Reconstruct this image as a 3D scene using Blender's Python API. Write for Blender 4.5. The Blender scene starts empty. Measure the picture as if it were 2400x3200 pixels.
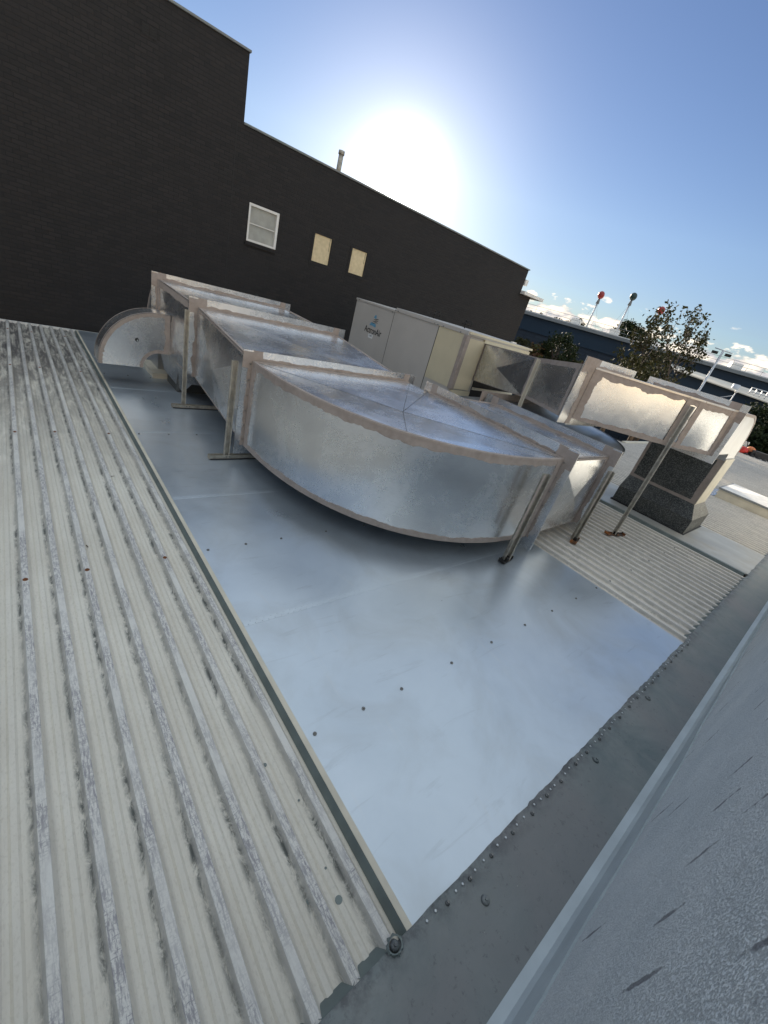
import bpy, math, random
from math import sin, cos, pi, radians, tan, sqrt
from mathutils import Vector, Matrix, noise
random.seed(7)
ZO = 2.72          # camera height above the roof; builders below give z relative to the camera
SL = 0.01323       # fall of the roof towards the brick wall
def rz(y): return -ZO - SL*y
scene = bpy.context.scene
COL = scene.collection
SUN_AZ, SUN_EL = radians(36.6), radians(11.3)

# ------------------------------------------------------------------ materials
MATS = {}
class NT:
    def __init__(s, name):
        s.m = bpy.data.materials.new(name); s.m.use_nodes = True
        s.t = s.m.node_tree; s.t.nodes.clear()
        s.out = s.n('ShaderNodeOutputMaterial'); s.b = s.n('ShaderNodeBsdfPrincipled')
        s.l(s.b.outputs[0], s.out.inputs['Surface'])
        s.tc = s.n('ShaderNodeTexCoord'); MATS[name] = s.m
    def n(s, k, **kw):
        x = s.t.nodes.new(k)
        for a, v in kw.items(): setattr(x, a, v)
        return x
    def l(s, a, b): s.t.links.new(a, b)
    def val(s, sock, v):
        if hasattr(v, 'is_linked') or hasattr(v, 'links'): s.l(v, sock)
        else: sock.default_value = v
    def co(s, scale=(1,1,1), loc=(0,0,0), rot=(0,0,0)):
        m = s.n('ShaderNodeMapping'); s.l(s.tc.outputs['Object'], m.inputs[0])
        m.inputs['Scale'].default_value = scale; m.inputs['Location'].default_value = loc; m.inputs['Rotation'].default_value = rot
        return m.outputs[0]
    def noise(s, scale=5, detail=4, rough=.55, co=None, dist=0):
        x = s.n('ShaderNodeTexNoise'); s.l(co if co is not None else s.tc.outputs['Object'], x.inputs['Vector'])
        x.inputs['Scale'].default_value = scale; x.inputs['Detail'].default_value = detail
        x.inputs['Roughness'].default_value = rough; x.inputs['Distortion'].default_value = dist
        return x.outputs['Fac']
    def vor(s, scale=5, feat='F1', out='Distance', co=None):
        x = s.n('ShaderNodeTexVoronoi', feature=feat); s.l(co if co is not None else s.tc.outputs['Object'], x.inputs['Vector'])
        x.inputs['Scale'].default_value = scale
        return x.outputs[out]
    def ramp(s, f, a, b, ca=0.0, cb=1.0):
        x = s.n('ShaderNodeMapRange'); x.clamp = True
        s.l(f, x.inputs[0]); x.inputs[1].default_value = a; x.inputs[2].default_value = b
        x.inputs[3].default_value = ca; x.inputs[4].default_value = cb
        return x.outputs[0]
    def math(s, op, a, b=0.0, c=None):
        x = s.n('ShaderNodeMath', operation=op); s.val(x.inputs[0], a); s.val(x.inputs[1], b)
        if c is not None: s.val(x.inputs[2], c)
        return x.outputs[0]
    def mix(s, f, a, b, bt='MIX'):
        x = s.n('ShaderNodeMix', data_type='RGBA', blend_type=bt); s.val(x.inputs[0], f)
        for i, v in ((6, a), (7, b)):
            if isinstance(v, tuple): x.inputs[i].default_value = (*v[:3], 1)
            else: s.l(v, x.inputs[i])
        return x.outputs[2]
    def sep(s, co=None):
        x = s.n('ShaderNodeSeparateXYZ'); s.l(co if co is not None else s.tc.outputs['Object'], x.inputs[0]); return x.outputs
    def bump(s, h, dist=.005, strength=1.0, normal=None):
        x = s.n('ShaderNodeBump'); s.l(h, x.inputs['Height']); x.inputs['Distance'].default_value = dist
        x.inputs['Strength'].default_value = strength
        if normal is not None: s.l(normal, x.inputs['Normal'])
        return x.outputs[0]
    def set(s, col=None, rough=.6, metal=0, normal=None, spec=None):
        if col is not None:
            if isinstance(col, tuple): s.b.inputs['Base Color'].default_value = (*col[:3], 1)
            else: s.l(col, s.b.inputs['Base Color'])
        s.val(s.b.inputs['Roughness'], rough); s.val(s.b.inputs['Metallic'], metal)
        if normal is not None: s.l(normal, s.b.inputs['Normal'])
        if spec is not None: s.b.inputs['Specular IOR Level'].default_value = spec
        return s.m

def plain(name, col, rough=.6, metal=0, var=.25, nscale=8, bump=0):
    n = NT(name)
    f = n.noise(nscale, 5)
    c2 = tuple(min(1, x*(1-var)) for x in col); c3 = tuple(min(1, x*(1+var*.6)) for x in col)
    c = n.mix(n.ramp(f, .3, .7), c2, c3)
    nb = n.bump(n.noise(nscale*12, 3), bump) if bump else None
    return n.set(c, rough, metal, nb)

# galvanised sheet: spangle, dull oxide clouds, rolling streaks
def galv(name, base, rough=(.2, .42), streak=(2, 2, 14), dark=.8, tint=(1, 1, 1)):
    n = NT(name)
    sp = n.sep(n.vor(130, out='Color', co=n.co()))[0]
    cl = n.noise(1.7, 6, .62, dist=.4)
    st = n.noise(6, 4, .6, co=n.co(streak))
    lo = tuple(base*dark*t for t in tint); hi = tuple(min(1, base*1.12*t) for t in tint)
    c = n.mix(n.ramp(cl, .35, .68), lo, hi)
    c = n.mix(n.ramp(sp, 0, 1, .0, .10), c, (base*.62, base*.64, base*.66))
    c = n.mix(n.ramp(st, .5, .8, 0, .3), c, (base*.75, base*.77, base*.76))
    sm = n.ramp(n.noise(3.5, 6, .7, dist=1.2), .66, .74, 0, .18)
    c = n.mix(sm, c, (.30, .31, .31))
    r = n.math('ADD', n.ramp(cl, .3, .7, rough[0], rough[1]), n.ramp(sp, 0, 1, 0, .03))
    r = n.math('ADD', r, n.math('MULTIPLY', sm, .3))
    bn = n.math('ADD', n.math('MULTIPLY', n.noise(1.4, 2), 1.8), n.math('MULTIPLY', st, .06))
    bn = n.math('ADD', bn, n.math('MULTIPLY', n.noise(40, 2), .01))
    return n.set(c, r, .93, n.bump(bn, .004))
galv('galvanised', .72, (.20, .30), dark=.90)
galv('galvanised_dull', .55, (.34, .5))
galv('galvanised_aged', .2, (.5, .66), dark=.6, tint=(1, 1.0, .95))
n = NT('speckled_steel')
vv = n.vor(75, out='Color'); cl = n.noise(1.3, 5, .6)
c = n.mix(n.ramp(n.sep(vv)[0], .55, .9), n.mix(n.ramp(cl, .3, .7), (.035, .038, .04), (.085, .088, .085)), (.17, .175, .165))
c = n.mix(n.ramp(n.noise(5, 6, .7), .55, .75, 0, .5), c, (.12, .105, .08))
n.set(c, n.ramp(n.sep(vv)[1], 0, 1, .42, .62), .55, n.bump(n.noise(60, 3), .001))
n = NT('tray_sheet_dull')
cl = n.noise(1.6, 6, .65, co=n.co((1.6, .5, 1)), dist=.6)
c = n.mix(n.ramp(cl, .3, .7), (.34, .34, .32), (.47, .48, .47))
c = n.mix(n.ramp(n.noise(1.0, 5, .7, dist=1), .45, .7, 0, .6), c, (.33, .29, .22))
n.set(c, n.ramp(cl, .3, .7, .42, .62), .25, n.bump(n.noise(2, 3), .006))
plain('steel_channel', (.40, .37, .31), .5, .45, .35, 14, .001)
plain('black_steel', (.035, .033, .03), .55, .6, .4, 30)
plain('rust', (.42, .14, .035), .8, .1, .5, 25, .002)
n = NT('rusty_plate')
n.set(n.mix(n.ramp(n.noise(9, 6, .7), .42, .6), (.05, .045, .04), (.42, .16, .05)), .7, .3, n.bump(n.noise(60, 3), .002))
n = NT('duct_sealant')
f = n.noise(14, 5, .6)
c = n.mix(n.ramp(f, .3, .72), (.26, .215, .185), (.36, .30, .26))
c = n.mix(n.ramp(n.noise(3, 3), .4, .7, 0, .5), c, (.41, .345, .30))
n.set(c, .72, 0, n.bump(n.math('ADD', f, n.math('MULTIPLY', n.noise(50, 3), .3)), .006))
# painted ribbed roof: cream paint worn on the crowns, mould along the pans
def roofmat(name, x0, mould=1.0, warm=1.0):
    n = NT(name)
    X, Y, Z = n.sep()[:3]
    h = n.math('ADD', Z, n.math('MULTIPLY', Y, SL))
    fx = n.math('FRACT', n.math('DIVIDE', n.math('SUBTRACT', X, x0), .2045))   # 0 = centre of a rib
    big = n.noise(.55, 5, .6)
    base = n.mix(n.ramp(big, .35, .65), (.58*warm, .54, .46), (.70*warm, .665, .58))
    base = n.mix(n.ramp(n.noise(1.1, 6, .65, co=n.co((3, .7, 1))), .45, .75, 0, .55), base, (.52, .48, .40))
    base = n.mix(n.ramp(n.noise(3, 5, co=n.co((6, .5, 1))), .4, .8, 0, .25), base, (.74, .72, .65))
    speck = n.ramp(n.noise(55, 4, .7, co=n.co((1.6, .7, 1))), .52, .66)
    base = n.mix(n.math('MULTIPLY', speck, .34), base, (.42, .38, .31))
    crown = n.ramp(h, .041, .045)
    worn = n.math('MAXIMUM', n.ramp(n.noise(48, 6, .78, co=n.co((2.2, .35, 1))), .46, .56), n.ramp(n.noise(60, 4, .7, co=n.co((.5, 2.4, 1))), .54, .62))
    zone = n.ramp(n.noise(1.8, 4, co=n.co((2, 1, 1))), .36, .54)
    k = n.math('MULTIPLY', n.math('MULTIPLY', crown, worn), n.math('MULTIPLY', zone, .85*min(1, mould+.1)))
    base = n.mix(n.math('MULTIPLY', crown, .35), base, (.66, .67, .67))
    base = n.mix(k, base, (.235, .222, .235))
    # mould hugging the left foot of each rib
    d = n.ramp(n.math('ABSOLUTE', n.math('SUBTRACT', fx, .79)), .02, .12, 1, 0)
    mo = n.ramp(n.noise(9, 7, .8, co=n.co((2.2, .9, 1)), dist=.5), .42, .56)
    far = n.ramp(Y, 5.0, 11, 0, 1)
    mz = n.ramp(n.noise(1.1, 3), .30, .55)
    k = n.math('MULTIPLY', n.math('MULTIPLY', d, mo), n.math('MULTIPLY', mz, 1.0*mould))
    base = n.mix(k, base, (.10, .105, .095))
    grime = n.ramp(n.noise(3.2, 7, .75, co=n.co((2.4, .45, 1)), dist=.8), .36, .56)
    k = n.math('MULTIPLY', n.math('MULTIPLY', far, grime), n.ramp(h, .02, .04, .9*mould, .12))
    base = n.mix(k, base, (.055, .05, .055))
    rn = n.ramp(n.noise(10, 4), .3, .7, .48, .72)
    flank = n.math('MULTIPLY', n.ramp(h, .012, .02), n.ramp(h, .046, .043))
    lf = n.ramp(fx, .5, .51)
    base = n.mix(n.math('MULTIPLY', n.math('MULTIPLY', flank, lf), .45), base, (.36, .35, .33))  # left flank darkened: the shaded side of each rib painted into the colour
    if name.endswith('far'): base = n.mix(n.ramp(h, .030, .012, 0, .6), base, (.36, .34, .30))
    st2 = n.ramp(n.noise(2.2, 6, .7, co=n.co((5, .3, 1)), dist=.6), .5, .75)
    base = n.mix(n.math('MULTIPLY', st2, .16*mould), base, (.36, .335, .30))
    return n.set(base, rn, 0, n.bump(n.math('ADD', n.noise(60, 4, .7), n.math('MULTIPLY', n.noise(3, 3), 2)), .0025))
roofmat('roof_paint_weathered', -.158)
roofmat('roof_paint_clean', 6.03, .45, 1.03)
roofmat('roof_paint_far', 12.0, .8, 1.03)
n = NT('tray_sheet')      # big flat cover sheet, satin blue-grey metal
cl = n.noise(.9, 5, .6, dist=.5)
c = n.mix(n.ramp(cl, .3, .7), (.47, .53, .58), (.57, .63, .68))
sc = n.ramp(n.noise(4, 6, .65, co=n.co((2.4, .3, 1), rot=(0, 0, .6)), dist=1.0), .60, .80, 0, .5)
c = n.mix(sc, c, (.60, .62, .62))
sc2 = n.ramp(n.noise(3.6, 5, .65, co=n.co((.35, 2.6, 1), rot=(0, 0, .3)), dist=.8), .60, .78, 0, .4)
c = n.mix(sc2, c, (.26, .28, .29))
stn = n.ramp(n.noise(1.3, 6, .6, dist=.8), .48, .72, 0, .35)
c = n.mix(stn, c, (.36, .37, .36))
sc = n.math('ADD', n.math('MULTIPLY', sc, .6), n.math('MULTIPLY', stn, .35))
sp = n.ramp(n.vor(13), .0, .03, .5, 0)
c = n.mix(n.math('MULTIPLY', sp, n.ramp(n.noise(1.6, 2), .5, .6)), c, (.12, .12, .11))
r = n.math('ADD', n.ramp(cl, .3, .7, .27, .37), n.math('MULTIPLY', sc, .4))
bn = n.math('ADD', n.math('MULTIPLY', n.noise(.8, 2), 3.0), n.math('MULTIPLY', n.noise(7, 2), .06))
n.set(c, r, .72, n.bump(bn, .004))
n = NT('apron_membrane')
X, Y, Z = n.sep()[:3]
cl = n.noise(2.1, 6, .65, dist=.6)
c = n.mix(n.ramp(cl, .35, .65), (.12, .15, .15), (.22, .235, .225))
c = n.mix(n.ramp(n.noise(.7, 3), .45, .6, 0, .7), c, (.20, .195, .19))
edge = n.math('MULTIPLY', n.ramp(Y, .02, .15), n.ramp(n.noise(11, 5, .7), .42, .6))
c = n.mix(n.math('MULTIPLY', edge, .8), c, (.045, .043, .048))
c = n.mix(n.math('MULTIPLY', n.ramp(n.noise(24, 5, .8), .58, .7), .5), c, (.05, .05, .055))
sp = n.ramp(n.vor(9), .018, .03, 1, 0)
c = n.mix(n.math('MULTIPLY', sp, .6), c, (.42, .42, .36))
n.set(c, n.ramp(cl, .3, .7, .42, .62), .15, n.bump(n.math('ADD', n.noise(5, 4), n.math('MULTIPLY', n.noise(90, 3), .12)), .008))
plain('apron_edge', (.16, .19, .18), .5, .2, .2, 6)
n = NT('rendered_wall')
c = n.mix(n.ramp(n.noise(2.3, 6, .6), .35, .65), (.68, .72, .72), (.78, .81, .80))
pit = n.ramp(n.noise(150, 5, .75, co=n.co((1, 1, .9))), .38, .54)
c = n.mix(pit, n.mix(.45, c, (.30, .33, .34)), c)
g = n.vor(1, co=n.co((5.6, 1, 3.2)))
gr = n.ramp(n.vor(1, out='Color', co=n.co((5.6, 1, 3.2))), .62, .64)
go = n.n('ShaderNodeMapping'); n.l(n.tc.outputs['Object'], go.inputs[0]); go.inputs['Scale'].default_value = (16, 1, 1.9)
w = n.noise(22, 4, .7)
gg = n.vor(1, co=go.outputs[0])
gc = n.sep(n.vor(1, out='Color', co=go.outputs[0]))[0]
gm = n.math('MULTIPLY', n.ramp(n.math('ADD', gg, n.math('MULTIPLY', w, .5)), .38, .46, 1, 0), n.ramp(gc, .72, .73))
c = n.mix(n.math('MULTIPLY', gm, .75), c, (.14, .135, .15))
hh = n.math('ADD', n.math('MULTIPLY', pit, .8), n.math('MULTIPLY', gm, -2.2))
hh = n.math('ADD', hh, n.math('MULTIPLY', n.noise(6, 3), 1.6))
n.set(c, .8, 0, n.bump(hh, .0032))
plain('grey_flashing', (.46, .51, .52), .5, .1, .14, 3, .0008)
n = NT('painted_brick')
sx = n.n('ShaderNodeCombineXYZ'); X, Y, Z = n.sep()[:3]
n.l(n.math('ADD', X, Y), sx.inputs[0]); n.l(Z, sx.inputs[1])
br = n.n('ShaderNodeTexBrick'); n.l(sx.outputs[0], br.inputs['Vector'])
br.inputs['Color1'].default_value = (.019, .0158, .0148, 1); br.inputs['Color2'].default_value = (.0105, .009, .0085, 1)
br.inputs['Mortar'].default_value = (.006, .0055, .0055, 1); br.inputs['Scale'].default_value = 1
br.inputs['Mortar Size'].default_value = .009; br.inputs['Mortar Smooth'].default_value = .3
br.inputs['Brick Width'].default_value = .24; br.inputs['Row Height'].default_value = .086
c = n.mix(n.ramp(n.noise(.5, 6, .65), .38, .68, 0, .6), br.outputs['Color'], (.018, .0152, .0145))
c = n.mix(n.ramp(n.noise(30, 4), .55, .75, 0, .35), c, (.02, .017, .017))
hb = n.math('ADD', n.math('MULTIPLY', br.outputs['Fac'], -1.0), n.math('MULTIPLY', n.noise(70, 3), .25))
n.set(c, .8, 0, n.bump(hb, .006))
plain('render_cream', (.66, .54, .36), .85, 0, .12, 2, .002)
plain('cabinet_paint', (.47, .44, .40), .5, 0, .06, 1.5, .0006)
plain('cabinet_cream', (.60, .53, .37), .5, 0, .07, 2, .0006)
plain('cream_trim', (.58, .53, .42), .55, 0, .15, 3)
plain('white_paint', (.72, .70, .66), .5, 0, .12, 5)
plain('board_cream', (.66, .54, .33), .65, 0, .14, 9, .002)
plain('dark_gap', (.02, .02, .02), .8)
plain('logo_black', (.015, .014, .014), .5)
plain('logo_blue', (.13, .33, .48), .5, 0, .1)
plain('sticker_white', (.75, .76, .75), .5, 0, .05)
plain('screw_steel', (.22, .22, .21), .4, .8, .3, 40)
plain('screw_rust', (.22, .085, .035), .75, .2, .5, 60)
plain('rivet_white', (.6, .62, .62), .4, .4, .1)
plain('rubber_black', (.02, .02, .022), .6)
n = NT('obscure_glass')
n.set(n.mix(n.ramp(n.noise(3, 4), .3, .7), (.28, .28, .25), (.40, .40, .36)), .32, 0, n.bump(n.noise(120, 2), .001))
plain('navy_wall', (.006, .026, .050), .6, 0, .2, .15)
n = NT('navy_block')
sx = n.n('ShaderNodeCombineXYZ'); X, Y, Z = n.sep()[:3]
n.l(X, sx.inputs[0]); n.l(Z, sx.inputs[1])
br = n.n('ShaderNodeTexBrick'); n.l(sx.outputs[0], br.inputs['Vector'])
br.inputs['Color1'].default_value = (.022, .034, .05, 1); br.inputs['Color2'].default_value = (.014, .024, .037, 1)
br.inputs['Mortar'].default_value = (.01, .016, .025, 1); br.inputs['Scale'].default_value = 1
br.inputs['Mortar Size'].default_value = .03; br.inputs['Brick Width'].default_value = 1.2; br.inputs['Row Height'].default_value = .42
n.set(br.outputs['Color'], .7)
plain('fascia_grey', (.22, .23, .23), .6, 0, .2, .4)
plain('pale_roof', (.70, .62, .50), .6, 0, .15, .3)
plain('bark', (.10, .075, .055), .9, 0, .4, 6, .01)
plain('pole_white', (.55, .57, .60), .45, .2, .1)
plain('ball_red', (.35, .03, .025), .35)
plain('ball_green', (.015, .04, .035), .35)
plain('asphalt', (.05, .05, .052), .9, 0, .25, .5)
plain('plastic_red', (.45, .02, .015), .45)
plain('plastic_orange', (.55, .17, .05), .5)
plain('plastic_green', (.05, .16, .09), .5)
def leaf(name, a, b):
    n = NT(name)
    f = n.vor(2.2, out='Color')
    c = n.mix(n.sep(f)[0], a, b)
    n.set(c, .75, spec=.15)
    tr = n.n('ShaderNodeBsdfTranslucent'); n.l(c, tr.inputs[0])
    mx = n.n('ShaderNodeMixShader'); mx.inputs[0].default_value = .12
    n.l(n.b.outputs[0], mx.inputs[1]); n.l(tr.outputs[0], mx.inputs[2]); n.l(mx.outputs[0], n.out.inputs['Surface'])
leaf('leaf_olive', (.022, .028, .010), (.062, .058, .024))
leaf('leaf_dark', (.010, .019, .008), (.032, .042, .016))
leaf('leaf_red', (.10, .05, .03), (.06, .07, .025))

# ------------------------------------------------------------------ objects
def tag(o, label=None, cat=None, group=None, kind=None):
    if label: o['label'] = label
    if cat: o['category'] = cat
    if group: o['group'] = group
    if kind: o['kind'] = kind
    return o
def thing(name, label, cat, loc=(0, 0, -ZO), group=None):
    o = bpy.data.objects.new(name, None); COL.objects.link(o)
    o.location = (loc[0], loc[1], loc[2]+ZO); o.empty_display_size = .2
    o['_w'] = 1; del o['_w']
    return tag(o, label, cat, group)
def worldloc(o):
    v = Vector((0, 0, 0))
    while o is not None: v += Vector(o.location); o = o.parent
    return v
class MB:
    def __init__(s): s.v = []; s.f = []; s.m = []; s.cur = 0; s.sm = []
    def add(s, vs, fs, smooth=False):
        k = len(s.v); s.v += [tuple(p) for p in vs]
        for f in fs: s.f.append([i+k for i in f]); s.m.append(s.cur); s.sm.append(smooth)
        return s
    def box(s, x0, x1, y0, y1, z0, z1):
        return s.add([(x0,y0,z0),(x1,y0,z0),(x1,y1,z0),(x0,y1,z0),(x0,y0,z1),(x1,y0,z1),(x1,y1,z1),(x0,y1,z1)],
                     [(0,3,2,1),(4,5,6,7),(0,1,5,4),(1,2,6,5),(2,3,7,6),(3,0,4,7)])
    def boxr(s, c, sx, sy, sz, ax=(1,0,0), up=(0,0,1)):
        a = Vector(ax).normalized(); u = Vector(up).normalized(); b = u.cross(a).normalized(); u = a.cross(b)
        c = Vector(c); vs = []
        for dz in (-.5, .5):
            for dx, dy in ((-.5,-.5),(.5,-.5),(.5,.5),(-.5,.5)):
                vs.append(c + a*dx*sx + b*dy*sy + u*dz*sz)
        return s.add(vs, [(0,3,2,1),(4,5,6,7),(0,1,5,4),(1,2,6,5),(2,3,7,6),(3,0,4,7)])
    def bar(s, p, q, w, d=None, up=(0,0,1)):
        p = Vector(p); q = Vector(q); ax = (q-p)
        if abs(ax.normalized().dot(Vector(up))) > .99: up = (0, 1, 0)
        return s.boxr((p+q)/2, ax.length, w, d or w, ax, up)
    def tube(s, pts, rad, n=8, cap=True, smooth=True):
        pts = [Vector(p) for p in pts]
        if not hasattr(rad, '__len__'): rad = [rad]*len(pts)
        vs = []; fs = []; ref = Vector((0, 0, 1))
        for i, p in enumerate(pts):
            t = (pts[min(i+1, len(pts)-1)] - pts[max(i-1, 0)]).normalized()
            r = ref if abs(t.dot(ref)) < .95 else Vector((1, 0, 0))
            a = t.cross(r).normalized(); b = t.cross(a)
            for k in range(n):
                an = 2*pi*k/n; vs.append(p + (a*cos(an)+b*sin(an))*rad[i])
        for i in range(len(pts)-1):
            for k in range(n):
                k2 = (k+1) % n; fs.append((i*n+k, i*n+k2, (i+1)*n+k2, (i+1)*n+k))
        if cap: fs.append(tuple(range(n-1, -1, -1))); fs.append(tuple((len(pts)-1)*n+k for k in range(n)))
        return s.add(vs, fs, smooth)
    def ball(s, c, r, nu=14, nv=9, sq=1):
        vs = []; fs = []
        for j in range(nv+1):
            th = pi*j/nv
            for i in range(nu):
                ph = 2*pi*i/nu; vs.append((c[0]+r*sin(th)*cos(ph), c[1]+r*sin(th)*sin(ph), c[2]+r*sq*cos(th)))
        for j in range(nv):
            for i in range(nu):
                i2 = (i+1) % nu; fs.append((j*nu+i, (j+1)*nu+i, (j+1)*nu+i2, j*nu+i2))
        return s.add(vs, fs, True)
    def grid(s, P, ns, nt, smooth=False):
        vs = [P(i/ns, j/nt) for j in range(nt+1) for i in range(ns+1)]
        fs = [(j*(ns+1)+i, j*(ns+1)+i+1, (j+1)*(ns+1)+i+1, (j+1)*(ns+1)+i) for j in range(nt) for i in range(ns)]
        return s.add(vs, fs, smooth)
    def prism(s, poly, d):
        """poly: list of 3D points (planar), extruded by vector d"""
        n = len(poly); d = Vector(d); a = [Vector(p) for p in poly]; b = [p+d for p in a]
        return s.add(a+b, [tuple(range(n-1, -1, -1)), tuple(range(n, 2*n))] + [(i, (i+1) % n, n+(i+1) % n, n+i) for i in range(n)])
    def build(s, name, mat, parent=None, bevel=0, autosm=False):
        off = worldloc(parent) if parent is not None else Vector((0, 0, 0))
        off = off - Vector((0, 0, ZO))
        me = bpy.data.meshes.new(name)
        me.from_pydata([(p[0]-off.x, p[1]-off.y, p[2]-off.z) for p in s.v], [], s.f)
        mats = mat if isinstance(mat, (list, tuple)) else [mat]
        for m in mats: me.materials.append(MATS[m])
        for p, mi, sm in zip(me.polygons, s.m, s.sm): p.material_index = mi; p.use_smooth = sm
        me.update(); o = bpy.data.objects.new(name, me); COL.objects.link(o)
        if parent is not None: o.parent = parent
        if bevel:
            b = o.modifiers.new('bevel', 'BEVEL'); b.width = bevel; b.segments = 2; b.limit_method = 'ANGLE'
        return o
def copy_tree(o, parent=None):
    c = o.copy(); COL.objects.link(c); c.parent = parent
    for ch in list(o.children): copy_tree(ch, c)
    return c

# ragged brushed band along one side of a parametric face.  P(s,t)->Vector, N outward normal(s,t) func
def ragged(mb, P, N, side, w, L, W, off=.004, amp=.35, seed=0, s0=0, s1=1):
    """side 's0','s1','t0','t1'; w width in metres; L, W face size along s and t in metres"""
    al = L if side[0] == 't' else W
    ac = W if side[0] == 't' else L
    n = max(6, int(al*(s1-s0)/.028)); vs = []; fs = []
    for i in range(n+1):
        a = s0 + (s1-s0)*i/n
        x = a*al
        r = noise.noise(Vector((x*5.0, seed*3.1, 0)))*.9 + noise.noise(Vector((x*19, seed*7.7, 3)))*.45 + noise.noise(Vector((x*2.0, seed*1.7, 9)))*.6
        ww = max(.25*w, w*.86*(1 + amp*r*1.15))/ac
        for b, o in ((0, off), (ww, off), (ww, -.002)):
            st = {'s0': (b, a), 's1': (1-b, a), 't0': (a, b), 't1': (a, 1-b)}[side]
            vs.append(P(*st) + N(*st)*o)
    for i in range(n):
        k = i*3; fs += [(k, k+3, k+4, k+1), (k+1, k+4, k+5, k+2)]
    mb.add(vs, fs)
def facefn(a, b, c, d):
    """bilinear patch a(s0t0) b(s1t0) c(s1t1) d(s0t1)"""
    a, b, c, d = map(Vector, (a, b, c, d))
    n = (b-a).cross(d-a)
    if n.length < 1e-6: n = (c-b).cross(d-c)
    n.normalize()
    P = lambda s, t: a*(1-s)*(1-t)+b*s*(1-t)+c*s*t+d*(1-s)*t
    return P, (lambda s, t: n), max((b-a).length, (c-d).length), max((d-a).length, (c-b).length)
def frame_seal(mb, quad, w=(.09, .09, .09, .09), seed=0, sides=('t0', 't1', 's0', 's1'), off=.004, amp=.35):
    P, N, L, W = facefn(*quad)
    for k, sd in enumerate(sides):
        ragged(mb, P, N, sd, w[k], L, W, off + .0017*k, amp, seed+k*5)
def crossed(mb, quad, h=.03, u=.5, v=.5):
    h *= 2.3
    P, N, L, W = facefn(*quad); c = P(u, v)+N(u, v)*h
    mb.add(list(quad)+[c], [(0, 1, 4), (1, 2, 4), (2, 3, 4), (3, 0, 4)])
def ring(mb, axis, pos, a0, a1, z0, z1, lip, th=.014):
    """flange frame in plane axis=pos round the opening a0..a1 x z0..z1"""
    q = []
    for (A, Z) in ((a0, z0), (a1, z0), (a1, z1), (a0, z1)):
        q.append((A, Z))
    o = [(a0-lip, z0-lip), (a1+lip, z0-lip), (a1+lip, z1+lip), (a0-lip, z1+lip)]
    def pt(p, d): return (pos+d, p[0], p[1]) if axis == 'x' else (p[0], pos+d, p[1])
    vs = []
    for d in (-th/2, th/2): vs += [pt(p, d) for p in q] + [pt(p, d) for p in o]
    fs = []
    for i in range(4):
        j = (i+1) % 4
        fs += [(i, j, 4+j, 4+i), (8+i, 12+i, 12+j, 8+j), (4+i, 4+j, 12+j, 12+i), (i, 8+i, 8+j, j)]
    mb.add(vs, fs)
def hexscrew(name, p, mat, parent, r=.009, washer=True):
    m = MB(); x, y, z = p
    if washer: m.tube([(x, y, z-.002), (x, y, z+.003), (x, y, z+.0045)], [r*1.5, r*1.5, r*1.1], 12, smooth=False)
    m.tube([(x, y, z+.004), (x, y, z+.011), (x, y, z+.0125)], [r*.85, r*.85, r*.6], 6, smooth=False)
    return m.build(name, mat, parent)

# ================================================================== SETTING
g = MB(); g.box(-400, 900, -400, 900, -9.3, -9.0); tag(g.build('ground', 'asphalt'), kind='structure')

# ================================================================== OUR ROOF
W = thing('warehouse_building', 'low building with ribbed cream metal roof, blue-grey cover sheet and dark apron in the foreground', 'building')
ribx0, pitch = -.158, .2045
def ribroof(name, ks, x0, xa, xb, y0, y1, mat, label):
    prof = [(xa, 0)]
    for k in ks:
        c = x0 + k*pitch
        for dx, h in ((-.066, 0), (-.048, .003), (-.043, .006), (-.021, .047), (.021, .047), (.040, .010), (.048, .003), (.070, .0), (.082, .009), (.108, .009), (.120, 0)):
            if xa < c+dx < xb: prof.append((c+dx, h))
    prof.append((xb, 0)); prof.sort()
    m = MB(); ny = 6
    vs = [(x, y0+(y1-y0)*j/ny, rz(y0+(y1-y0)*j/ny)+h) for j in range(ny+1) for x, h in prof]
    n = len(prof)
    m.add(vs, [(j*n+i, j*n+i+1, (j+1)*n+i+1, (j+1)*n+i) for j in range(ny) for i in range(n-1)])
    o = m.build(name, mat, W); o['label'] = label; return o
ribroof('ribbed_roofing', range(-30, 7), ribx0, -6.4, 1.155, .125, 13.9, 'roof_paint_weathered', 'weathered ribbed cream roofing left of the cover sheet')
ribroof('ribbed_roofing', range(0, 19), 6.03, 5.86, 9.80, .125, 13.9, 'roof_paint_clean', 'cleaner ribbed cream roofing between cover sheet and duct riser')
ribroof('ribbed_roofing', range(0, 150), 12.0, 11.95, 42.5, .125, 6.6, 'roof_paint_far', 'far ribbed cream roofing right of the duct riser')
ribroof('ribbed_roofing', range(0, 40), 12.0, 11.95, 20.2, 6.62, 13.9, 'roof_paint_far', 'ribbed roofing behind the air conditioning unit')
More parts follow.
